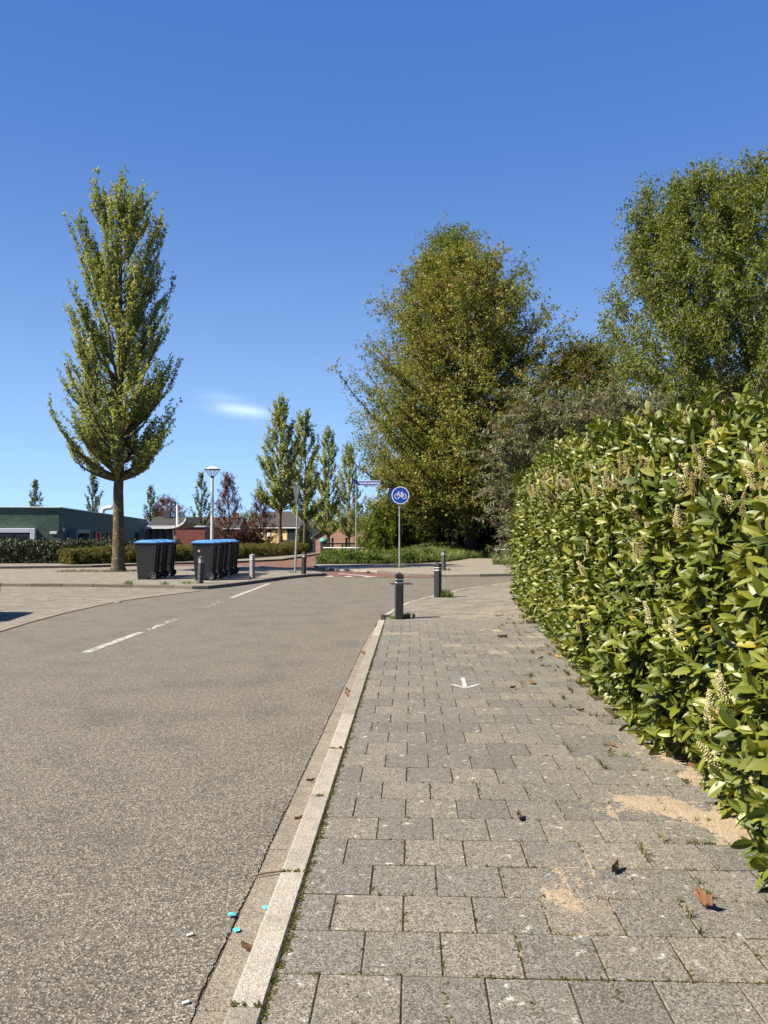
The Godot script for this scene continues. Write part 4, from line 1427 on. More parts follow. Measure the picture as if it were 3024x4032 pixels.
	for i in prof.size() - 1:
		var p: Array = prof[i]
		var q: Array = prof[i + 1]
		b.quad(Vector3(p[0] + 0.02, p[1] - 0.2, -0.01), Vector3(q[0] + 0.1, q[1] - 0.17, -0.01), Vector3(q[0] + 0.8, q[1] - 0.17, -3.5), Vector3(p[0] + 0.8, p[1] - 0.2, -3.5))
		b.quad(Vector3(p[0], p[1] - 0.01, -0.01), Vector3(q[0], q[1] - 0.01, -0.01), Vector3(q[0] + 0.8, q[1] - 0.01, -3.5), Vector3(p[0] + 0.8, p[1] - 0.01, -3.5))
	put("soffit", b, M.zinc, o)
	b = MB.new()
	b.tube([Vector3(-22.1, -1.2, -0.4), Vector3(-22.1, 1.95, -0.4)], [0.12, 0.12], 10)
	put("post", b, M.zinc, o)
	b = MB.new()
	b.tube([Vector3(-22.05, 2.0, -1.0), Vector3(-22.05, 4.35, -1.0)], [0.13, 0.13], 10, true)
	put("flue", b, M.frame_white, o)
	for i in 8:
		b = MB.new()
		b.bx(Vector3(-25.25 + i * 0.36, 0.55, -1.0), Vector3(0.355, 2.4, 0.08), 0.01)
		put("cladding_panel", b, M.panel_grey if i % 2 == 0 else M.panel_dark, o)
	# red brick block
	o = base("red_brick_building", Vector3(-20.3, 0, -86))
	tag(o, "low red brick block with a white roof edge behind the wheelie bins", "building")
	b = MB.new()
	var f2 := poly([Vector2(0, 0), Vector2(-6.5, 0.6), Vector2(-7.8, -13.5), Vector2(-1.3, -14)])
	b.skirt(f2, -1.2, 2.0)
	put("wall", b, M.red_brick, o)
	b = MB.new()
	b.plate(f2, 1.98)
	put("roof", b, M.roof, o)
	b = MB.new()
	for e in [[f2[0], f2[1]], [f2[0], f2[3]]]:
		var d: Vector2 = e[1] - e[0]
		b.box(Transform3D(Basis(Vector3.UP, -d.angle()), Vector3((e[0].x + e[1].x) * 0.5, 2.06, (e[0].y + e[1].y) * 0.5)), Vector3(d.length() + 0.15, 0.16, 0.2), 0.02)
	put("parapet", b, M.parapet, o)
	# dwellings further off
	o = gable_house("dwelling", "long dwelling with a dark ribbed roof and a chimney behind the canopy", Vector3(-27.2, -1.6, -112), 0.06, Vector3(12.6, 3.7, 9), 5.2, M.orange_brick)
	b = MB.new()
	b.bx(Vector3(-4.6, 5.4, 0.4), Vector3(0.9, 1.6, 0.8), 0.03)
	put("chimney", b, M.roof, o)
	b = MB.new()
	b.bx(Vector3(5.4, 5.3, 0.4), Vector3(0.8, 1.2, 0.8), 0.03)
	put("chimney", b, M.red_brick, o)
	o = gable_house("dwelling", "dwelling of yellow brick under a dark tiled roof behind the poplars", Vector3(-14.6, -1.6, -118), -0.5, Vector3(9.4, 3.95, 8.5), 6.2, M.tan_brick)
	window_at(o, Transform3D(Basis(), Vector3(-2.35, 2.9, 4.26)), 0.95, 1.35, M.frame_dark, 0, 0.12, 1.0)
	window_at(o, Transform3D(Basis(), Vector3(-0.9, 2.9, 4.26)), 0.95, 1.35, M.frame_dark, 0, 0.12, 1.0)
	window_at(o, Transform3D(Basis(), Vector3(3.3, 2.6, 4.26)), 1.5, 2.0, M.frame_dark, 1, 0.12)
	b = MB.new()
	for i in 7:
		b.bx(Vector3(2.9, 0.35 + i * 0.24, 4.27), Vector3(2.4, 0.21, 0.05), 0.01)
	put("boarded_panel", b, M.frame_dark, o)
	b = MB.new()
	b.bx(Vector3(-1.6, 0.7, 4.27), Vector3(2.6, 1.5, 0.08), 0.01)
	put("garage_door", b, M.panel_dark, o)
	o = gable_house("dwelling", "dwelling with an orange brick gable wall and fence behind the street name sign", Vector3(-2.9, -1.3, -97), -PI / 2 - 0.35, Vector3(9, 2.3, 8.6), 4.5, M.orange_brick)
	b = MB.new()
	b.tube([Vector3(4.62, 0, -2.2), Vector3(4.62, 3.2, -2.2)], [0.06, 0.06], 8)
	put("downpipe", b, M.frame_white, o)
	o = base("garden_fence", Vector3(-4.6, ground_y(-84.0), -84))
	tag(o, "grey plank garden fence before the orange brick gable", "fence")
	for i in 22:
		b = MB.new()
		b.bx(Vector3(i * 0.26, 0.6 + 0.04 * (i % 3), 0), Vector3(0.22, 1.2, 0.04), 0.005)
		put("plank", b, M.wood, o)
	o = gable_house("dwelling", "dwelling with a dark roof just showing above the laurel hedge behind the birch", Vector3(22, 0, -36), 0.35, Vector3(15, 5.1, 9), 8.3, M.orange_brick)
	make_car("parked_car", "white car parked beyond the low hedge under the purple trees", Vector3(-15.0, ground_y(-82.0), -82), 0.1, M.car_white)
	make_car("parked_car", "dark grey car standing on the brick side road, its shadow reaching the strip", Vector3(-8.95, ROAD + 0.012, -12.9), 0.12, M.car_grey)

# ---------------------------------------------------------------- planting
func build_trees() -> void:
	leafy.rosette = clump(1, 8, 0.062, 0.75, 0.05, 0.0)
	leafy.spray = clump(2, 7, 0.105, 0.62, 0.17, 0.35)
	leafy.birch = clump(3, 8, 0.055, 0.75, 0.15, 0.55)
	leafy.fine = clump(4, 9, 0.05, 0.55, 0.09, 0.0)
	leafy.lance = clump(5, 8, 0.13, 0.28, 0.10, 0.1)
	leafy.broad = clump(6, 8, 0.09, 0.62, 0.12, 0.1)
	var poplar := [Color(0.27, 0.305, 0.085), Color(0.34, 0.37, 0.13), Color(0.19, 0.23, 0.06), Color(0.44, 0.45, 0.20)]
	grow("street_tree", "tall upright street tree with small yellow green leaves on the island", "", Vector3(-9.58, -0.01, -27.39), {
		H = 13.9, h0 = 3.4, hmin = 3.3, env = [[3.4, 0.7], [4.0, 1.5], [5.0, 2.0], [6.2, 2.2], [7.5, 2.05], [9.0, 2.05], [10.3, 1.9], [12.0, 1.55], [12.9, 1.4], [13.9, 1.15]],
		n1 = 165, k = 1.6, n2 = 10, l2 = 1.1, up2 = 0.9, droop = -0.04, r0 = 0.22, leaf = "rosette", size = 1.25, gap = 0.115, jit = 0.07, pal = poplar, bark = M.bark, seed = 101, inner = 0.25, rand2 = 0.42, sag = 0.18, hpow = 1.12})
	var row := [[-7.1, -52.0, 10.45, 102, 3.1], [-6.25, -60.0, 11.0, 103, 2.8], [-5.15, -70.0, 11.3, 104, 1.8], [-3.75, -82.0, 11.6, 105, 2.0]]
	var said := ["upright young poplar with a yellow trunk, first of the row behind the give way sign", "second upright poplar of the row leading to the yellow brick dwelling", "third upright poplar of the row, before the garden fence", "last upright poplar of the row, beside the street name sign"]
	for i in 4:
		var s: Array = row[i]
		grow("poplar_tree", said[i], "upright poplars in a row", Vector3(s[0], ground_y(s[1]), s[1]), {
			H = s[2], h0 = s[4], env = [[s[4], 0.6], [s[4] + 1.0, 1.6], [5.0, 1.65], [7.5, 1.3], [9.2, 0.9], [s[2], 0.35]], hpow = 1.2,
			n1 = 80, k = 1.6, n2 = 7, l2 = 0.9, up2 = 0.7, droop = -0.04, r0 = 0.16, leaf = "rosette", size = 1.9, gap = 0.155, jit = 0.10, pal = poplar, bark = M.bark, seed = s[3], inner = 0.2, rand2 = 0.5})
	var far := [[-50.6, -110.0, 10.4, 1.3, 106, "slim poplar top showing above the green roof near its white portal"], [-37.6, -98.0, 10.4, 1.5, 107, "slim poplar behind the green roof beside the vent pipe"], [-36.0, -117.0, 9.9, 1.35, 108, "slim poplar in front of the dark red beech behind the green building"], [-23.6, -98.0, 10.0, 1.5, 109, "slim poplar rising behind the red brick block next to the lamp"]]
	for s in far:
		grow("poplar_tree", s[5], "slim poplars behind the low buildings", Vector3(s[0], ground_y(s[1]), s[1]), {
			H = s[2], h0 = 1.5, env = [[1.5, s[3] * 0.6], [4.0, s[3]], [7.0, s[3] * 0.75], [s[2], 0.1]], n1 = 40, k = 1.9, n2 = 6, l2 = 0.9, up2 = 0.8, droop = -0.04, r0 = 0.14,
			leaf = "rosette", size = 2.6, gap = 0.22, jit = 0.12, pal = [Color(0.14, 0.17, 0.06), Color(0.2, 0.22, 0.10), Color(0.09, 0.12, 0.04)], bark = M.bark, seed = s[4], inner = 0.2, rand2 = 0.5})
	var purple := [Color(0.13, 0.042, 0.036), Color(0.08, 0.03, 0.028), Color(0.19, 0.065, 0.048), Color(0.15, 0.075, 0.042)]
	grow("beech_tree", "round dark red beech behind the canopy and its flue", "", Vector3(-40.0, ground_y(-140.0), -140), {
		H = 9.0, h0 = 2.0, env = [[2.0, 2.5], [5.0, 4.1], [7.5, 3.2], [9.0, 0.8]], n1 = 70, k = 0.6, n2 = 9, l2 = 1.6, up2 = 0.2, droop = 0.05, r0 = 0.3, leaf = "broad", size = 2.4, gap = 0.4, jit = 0.3, pal = purple, bark = M.bark_dark, seed = 110})
	grow("copper_tree", "purple leaved tree with a thin open top beside the lamp post", "", Vector3(-12.7, ground_y(-62.0), -62), {
		H = 6.3, h0 = 0.9, env = [[0.9, 1.5], [2.2, 1.9], [3.6, 1.25], [5.0, 0.55], [6.3, 0.12]], n1 = 44, k = 0.75, n2 = 7, l2 = 0.8, up2 = 0.25, droop = 0.02, r0 = 0.09, leaf = "broad", size = 1.25, gap = 0.2, jit = 0.13, pal = purple, bark = M.bark_dark, seed = 111, inner = 0.4})
	grow("copper_tree", "purple leaved tree leaning over the low hedge, before the yellow brick dwelling", "", Vector3(-10.55, ground_y(-65.0), -65), {
		H = 5.2, h0 = 0.7, env = [[0.7, 1.3], [1.8, 1.6], [3.0, 0.9], [4.2, 0.45], [5.2, 0.12]], n1 = 40, k = 0.75, n2 = 7, l2 = 0.75, up2 = 0.25, droop = 0.02, r0 = 0.08, leaf = "broad", size = 1.25, gap = 0.2, jit = 0.13, pal = purple, bark = M.bark_dark, seed = 112, inner = 0.4})
	mound("copper_shrub", "low purple leaved shrub between the two purple trees", "", Vector3(-11.7, ground_y(-63.0), -63.5), Vector3(3.4, 1.9, 2.4), 1500, "broad", 1.2, purple, 113)
	# the big trees of the park
	var bronze := [Color(0.29, 0.225, 0.075), Color(0.24, 0.23, 0.055), Color(0.34, 0.255, 0.125), Color(0.24, 0.245, 0.052)]
	var leafgreen := [Color(0.18, 0.215, 0.038), Color(0.235, 0.265, 0.048), Color(0.13, 0.17, 0.03)]
	grow("cherry_tree", "broad bronze green cherry tree, its trunk behind the grassy bank", "", Vector3(5.2, bank_y(5.2, -45.0) - 0.08, -45), {
		H = 17.8, h0 = 1.6, hmin = 2.2, env = [[1.6, 4.2], [3.0, 5.6], [5.5, 6.2], [8.0, 6.3], [10.5, 6.3], [13.0, 5.8], [15.0, 4.9], [16.6, 3.5], [17.8, 1.6]], lean = Vector3(-0.5, 0, 0),
		n1 = 300, k = 0.6, n2 = 15, l2 = 1.6, up2 = 0.08, droop = 0.10, r0 = 0.42, leaf = "spray", size = 1.5, gap = 0.25, jit = 0.22, pal = bronze, pal2 = leafgreen, mix2 = 0.5, bark = M.bark_dark, seed = 120, inner = 0.45, hpow = 1.0, stray = 0.09})
	var bir := [Color(0.135, 0.175, 0.022), Color(0.175, 0.205, 0.028), Color(0.10, 0.135, 0.018), Color(0.22, 0.24, 0.05)]
	grow("birch_tree", "tall drooping birch standing behind the cherry tree", "", Vector3(5.0, 0.6, -56.5), {
		H = 23.3, h0 = 4.0, env = [[4.0, 5.5], [7.0, 7.4], [11.0, 7.0], [15.0, 5.4], [18.0, 3.9], [21.0, 2.6], [22.5, 1.6], [23.3, 0.5]],
		n1 = 180, k = 0.9, n2 = 13, l2 = 2.2, up2 = 0.1, droop = 0.34, r0 = 0.34, leaf = "birch", size = 2.3, gap = 0.25, jit = 0.22, pal = bir, bark = M.birch, seed = 121, inner = 0.5, leafmat = M.leaf_soft})
	grow("birch_tree", "white stemmed birch with hanging twigs behind the laurel hedge", "", Vector3(11.4, 0, -25.0), {
		H = 13.4, h0 = 2.0, env = [[2.0, 4.2], [4.0, 4.3], [6.0, 3.9], [8.0, 3.1], [10.0, 2.2], [11.8, 1.4], [12.8, 0.9], [13.4, 0.3]],
		stems = [[Vector3(0, 0, 0), Vector3(-0.9, 0, 0.2)], [Vector3(0.35, 0, 0.1), Vector3(0.4, -0.6, 0.5)], [Vector3(-0.3, 0, -0.3), Vector3(-1.6, -1.5, -0.6)]], wob = 0.12,
		n1 = 290, k = 0.8, n2 = 14, l2 = 1.1, up2 = 0.15, droop = 0.30, r0 = 0.17, leaf = "birch", size = 1.5, gap = 0.125, jit = 0.13, pal = bir, bark = M.birch, seed = 122, inner = 0.4, leafmat = M.leaf_soft})
	grow("birch_tree", "second birch filling the gap beside the dark dwelling roof", "", Vector3(16.8, 0, -29.0), {
		H = 14.0, h0 = 1.5, env = [[1.5, 3.6], [5.0, 4.2], [9.0, 3.0], [12.0, 1.7], [14.0, 0.3]],
		n1 = 90, k = 0.8, n2 = 9, l2 = 1.4, up2 = 0.15, droop = 0.30, r0 = 0.2, leaf = "birch", size = 1.4, gap = 0.2, jit = 0.15, pal = bir, bark = M.birch, seed = 123, inner = 0.4, leafmat = M.leaf_soft})
	grow("field_maple", "yellow green tree between the cherry and the white stemmed birch", "", Vector3(10.9, 0.3, -41.0), {
		H = 11.0, h0 = 1.5, env = [[1.5, 3.0], [5.0, 3.9], [8.0, 3.0], [10.0, 1.6], [11.0, 0.4]], n1 = 170, k = 0.6, n2 = 12, l2 = 1.4, up2 = 0.15, droop = 0.06, r0 = 0.22, leaf = "spray", size = 1.5, gap = 0.26, jit = 0.2, pal = [Color(0.17, 0.145, 0.025), Color(0.13, 0.125, 0.025), Color(0.10, 0.11, 0.02)], bark = M.bark_dark, seed = 124})
	grow("butterfly_bush", "tall grey green bush with dry brown seed heads at the hedge end", "", Vector3(5.6, 0, -20.6), {
		H = 5.1, h0 = 0.5, env = [[0.5, 1.4], [2.0, 2.0], [3.4, 2.1], [4.4, 1.6], [5.1, 0.8]], stems = [[Vector3(-0.4, 0, 0.2), Vector3(-0.8, -1, 0.2)], [Vector3(0.4, 0, -0.2), Vector3(0.6, -1, 0)], [Vector3(0, 0, 0.3), Vector3(0.2, -0.6, 0.5)]],
		n1 = 200, k = 1.0, n2 = 15, l2 = 1.0, up2 = 0.1, droop = 0.12, r0 = 0.05, leaf = "lance", size = 1.05, gap = 0.12, jit = 0.07, pal = [Color(0.19, 0.215, 0.135), Color(0.29, 0.31, 0.23), Color(0.14, 0.165, 0.095)], pal2 = [Color(0.17, 0.12, 0.085), Color(0.11, 0.08, 0.065)], mix2 = 0.24, bark = M.twig, seed = 125, inner = 0.5, leafmat = M.leaf_soft, hmin = 0.1}, "bush")
	grow("dark_tree", "dark ivy covered trunk and crown close beside the cherry tree", "", Vector3(4.35, bank_y(4.35, -45.6) - 0.08, -46.0), {
		H = 10.5, h0 = 2.0, hmin = 2.0, env = [[2.0, 3.0], [5.0, 4.2], [8.0, 3.2], [10.5, 0.6]], n1 = 80, k = 0.6, n2 = 10, l2 = 1.4, up2 = 0.1, droop = 0.1, r0 = 0.26, leaf = "spray", size = 1.3, gap = 0.28, jit = 0.2, pal = leafgreen, bark = M.bark_dark, seed = 126})
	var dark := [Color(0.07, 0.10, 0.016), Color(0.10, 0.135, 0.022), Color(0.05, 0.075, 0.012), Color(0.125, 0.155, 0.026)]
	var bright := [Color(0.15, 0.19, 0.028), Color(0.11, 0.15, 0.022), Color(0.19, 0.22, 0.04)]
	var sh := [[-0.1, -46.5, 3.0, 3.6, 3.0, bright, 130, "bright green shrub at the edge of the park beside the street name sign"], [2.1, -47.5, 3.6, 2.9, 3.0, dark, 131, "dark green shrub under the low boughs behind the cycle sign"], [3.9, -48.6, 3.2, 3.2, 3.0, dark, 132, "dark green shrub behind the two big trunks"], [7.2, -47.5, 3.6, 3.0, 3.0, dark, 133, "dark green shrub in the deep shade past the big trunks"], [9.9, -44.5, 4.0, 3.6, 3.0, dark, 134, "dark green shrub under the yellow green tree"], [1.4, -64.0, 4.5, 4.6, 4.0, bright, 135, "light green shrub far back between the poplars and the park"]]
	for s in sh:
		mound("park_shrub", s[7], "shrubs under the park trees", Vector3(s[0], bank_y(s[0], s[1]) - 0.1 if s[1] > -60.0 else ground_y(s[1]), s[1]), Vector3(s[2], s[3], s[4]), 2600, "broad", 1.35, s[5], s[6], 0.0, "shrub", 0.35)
	mound("red_shrub", "small dark red shrub behind the grass at the foot of the big trunks", "", Vector3(6.7, bank_y(6.7, -46.0) - 0.1, -46), Vector3(1.5, 1.7, 1.3), 700, "broad", 1.0, [Color(0.09, 0.02, 0.015), Color(0.06, 0.03, 0.02)], 136)
	mound("conifer_shrub", "narrow dark conifer in front of the boarded wall of the yellow dwelling", "", Vector3(-10.9, ground_y(-104.0), -104), Vector3(2.4, 4.2, 2.4), 1200, "fine", 2.6, [Color(0.03, 0.045, 0.012), Color(0.05, 0.065, 0.02)], 137)
	grow("garden_tree", "round green garden tree far behind between the purple trees", "", Vector3(-24.5, ground_y(-138.0), -138), {
		H = 6.3, h0 = 1.2, env = [[1.2, 3.0], [3.5, 4.2], [5.4, 2.6], [6.3, 0.6]], n1 = 60, k = 0.5, n2 = 8, l2 = 1.6, up2 = 0.2, droop = 0.05, r0 = 0.25, leaf = "broad", size = 2.4, gap = 0.45, jit = 0.3, pal = leafgreen, bark = M.bark_dark, seed = 138})
	grow("garden_tree", "dense green garden tree beyond the orange brick gable", "", Vector3(-8.5, ground_y(-125.0), -125), {
		H = 7.2, h0 = 1.2, env = [[1.2, 4.0], [4.0, 5.2], [6.2, 3.4], [7.2, 0.8]], n1 = 60, k = 0.5, n2 = 8, l2 = 1.8, up2 = 0.2, droop = 0.05, r0 = 0.25, leaf = "broad", size = 2.4, gap = 0.45, jit = 0.3, pal = leafgreen, bark = M.bark_dark, seed = 139})
	# clipped hedges and ground cover along the footway
	mound("clipped_hedge", "dark evergreen hedge with glossy leaves before the green brick wall", "", Vector3(-19.2, 0.0, -34.9), Vector3(10.6, 0.96, 1.6), 7500, "broad", 0.85, [Color(0.028, 0.042, 0.014), Color(0.018, 0.03, 0.01), Color(0.045, 0.06, 0.02)], 140, 0.0, "hedge", 0.10, M.laurel)
	mound("clipped_hedge", "dark evergreen hedge continuing behind the low ground cover", "", Vector3(-14.6, 0.0, -38.2), Vector3(8.4, 0.95, 1.3), 3200, "broad", 0.85, [Color(0.028, 0.042, 0.014), Color(0.018, 0.03, 0.01), Color(0.045, 0.06, 0.02)], 141, 0.35, "hedge", 0.12, M.laurel)
	var cover := [Color(0.11, 0.12, 0.026), Color(0.14, 0.14, 0.035), Color(0.075, 0.095, 0.022), Color(0.16, 0.10, 0.04)]
	var segs := [[Vector2(-13.9, -33.6), Vector2(-10.6, -36.4), 142, "low green hedge behind the street tree and the short row of bins"], [Vector2(-10.5, -36.6), Vector2(-8.1, -41.2), 143, "low green hedge behind the long row of bins"], [Vector2(-8.0, -41.5), Vector2(-5.7, -50.5), 144, "low green hedge running off behind the give way sign"]]
	for s in segs:
		var d: Vector2 = s[1] - s[0]
		var mid: Vector2 = (s[0] + s[1]) * 0.5
		mound("low_hedge", s[3], "low hedges along the footway", Vector3(mid.x, 0.0, mid.y), Vector3(d.length() + 0.3, 0.66, 1.5), 3600, "fine", 1.5, cover, s[2], -d.angle(), "hedge", 0.2)

func build_grass() -> void:
	var r := rng(55)
	var b := MB.new()
	b.colored = true
	for i in 7:
		var a := r.randf() * TAU
		var d := Vector3(cos(a), 0, sin(a))
		var h := r.randf_range(0.6, 1.0)
		var p0 := d * r.randf_range(0.0, 0.10)
		var lean := r.randf_range(0.15, 0.5)
		var s := d.cross(Vector3.UP) * 0.022
		var p1 := p0 + Vector3.UP * h * 0.55 + d * lean * 0.3
		var p2 := p0 + Vector3.UP * h * 0.95 + d * lean
		b.tint = grey(r.randf_range(0.8, 1.15))
		b.quad(p0 - s, p0 + s, p1 + s * 0.8, p1 - s * 0.8)
		b.tri(p1 - s * 0.8, p1 + s * 0.8, p2)
	leafy.tuft = b.mesh()
	var pal := [Color(0.11, 0.15, 0.025), Color(0.14, 0.18, 0.032), Color(0.08, 0.12, 0.02), Color(0.19, 0.205, 0.06)]
	var xf := []
	var cols := []
	for i in 26000:
		var x := r.randf_range(-3.0, 12.0)
		var z := bank_edge(x) - pow(r.randf(), 1.25) * 13.0
		var k := r.randf_range(0.22, 0.48) * (0.55 if bank_edge(x) - z < 0.4 else 1.0)
		xf.append(Transform3D(Basis(Vector3.UP, r.randf() * TAU).scaled(Vector3(k, k * r.randf_range(0.8, 1.2), k)), Vector3(x, bank_y(x, z) - 0.01, z)))
		cols.append(tinted(r, pal))
	tag(many("long_grass", leafy.tuft, M.blade, xf, cols), "long green grass growing on the bank under the trees", "grass", "", "stuff")
	# leafy weeds along the front of the bank
	xf = []
	cols = []
	for i in 5200:
		var x := r.randf_range(-3.0, 2.4)
		var z := bank_edge(x) - 0.1 - r.randf() * 3.2
		var hh := 0.10 + 0.5 * absf(sin(x * 2.9 + z * 1.3) * sin(x * 1.1 - z * 0.7 + 1.0))
		xf.append(Transform3D(Basis.from_euler(Vector3(r.randf_range(-0.5, 0.5), r.randf() * TAU, 0)).scaled(Vector3.ONE * r.randf_range(0.6, 1.2)), Vector3(x, bank_y(x, z) + r.randf() * hh, z)))
		cols.append(tinted(r, [Color(0.09, 0.135, 0.025), Color(0.12, 0.165, 0.03), Color(0.07, 0.105, 0.022)]))
	tag(many("verge_weeds", leafy.broad, M.leaf, xf, cols), "leafy green weeds crowding the verge below the white rail", "weeds", "", "stuff")
	xf = []
	cols = []
	for i in 900:
		var x := r.randf_range(4.6, 9.0)
		var z := -32.7 - r.randf() * 3.4 - absf(x - 6.0) * 0.1
		if x < 4.6 + (-32.7 - z) * 0.33:
			continue
		var k := r.randf_range(0.2, 0.5)
		xf.append(Transform3D(Basis(Vector3.UP, r.randf() * TAU).scaled(Vector3.ONE * k), Vector3(x, 0.0, z)))
		cols.append(tinted(r, pal))
	tag(many("grass_patch", leafy.tuft, M.blade, xf, cols), "patch of grass around the short dark post past the sandy path", "grass", "", "stuff")
	# grass round the street tree
	xf = []
	cols = []
	for i in 700:
		var x := -9.7 + r.randf_range(-1.9, 2.2)
		var z := -27.3 + r.randf_range(-0.55, 0.5)
		xf.append(Transform3D(Basis(Vector3.UP, r.randf() * TAU).scaled(Vector3(1, 0.7, 1) * r.randf_range(0.06, 0.14)), Vector3(x, -0.005, z)))
		cols.append(tinted(r, [Color(0.10, 0.12, 0.03), Color(0.16, 0.15, 0.05), Color(0.08, 0.09, 0.025)]))
	tag(many("tree_pit_grass", leafy.tuft, M.blade, xf, cols), "dry short grass in the pit round the street tree", "grass", "", "stuff")
	# tufts at the foot of the bollards and of the island kerb
	xf = []
	cols = []
	for s in [[1.33, -16.40, 0.16, 60, 0.20], [0.24, -12.38, 0.17, 70, 0.09], [0.40, -12.42, 0.12, 30, 0.12], [-5.3, -20.75, 0.3, 40, 0.1], [-6.9, -20.55, 0.18, 30, 0.13], [-5.9, -20.45, 0.12, 24, 0.1], [2.2, -28.0, 0.25, 40, 0.12], [0.62, -30.2, 0.25, 50, 0.12], [-3.2, -26.5, 0.2, 24, 0.1]]:
		for i in s[3]:
			var a := r.randf() * TAU
			var q: float = s[2] * sqrt(r.randf())
			xf.append(Transform3D(Basis(Vector3.UP, r.randf() * TAU).scaled(Vector3.ONE * s[4] * r.randf_range(0.6, 1.2)), Vector3(s[0] + cos(a) * q, 0.0, s[1] + sin(a) * q * 0.7)))
			cols.append(tinted(r, pal))
	tag(many("kerb_tufts", leafy.tuft, M.blade, xf, cols), "small grass tufts growing at the feet of the bollards and posts", "weeds", "", "stuff")

func hedge_front(v: float, y: float) -> float:      # u of the hedge's face
	var u: float = env([[-1.0, 2.02], [2.0, 2.0], [3.2, 2.02], [4.2, 2.14], [5.5, 2.1], [7.0, 2.08], [9.2, 2.32], [12.0, 2.42], [14.5, 2.55], [16.5, 2.9]], v)
	var h: float = hedge_top(v)
	var q := y / h
	return u + 0.16 * pow(clampf(q - 0.45, 0.0, 1.0) / 0.55, 2.0) * 1.6 + 0.10 * pow(1.0 - clampf(q / 0.3, 0.0, 1.0), 2.0) - 0.03

func hedge_top(v: float) -> float:
	return env([[-1.0, 1.66], [3.0, 1.74], [4.0, 1.84], [6.0, 2.02], [9.0, 2.24], [14.0, 2.48], [15.0, 2.4]], v)

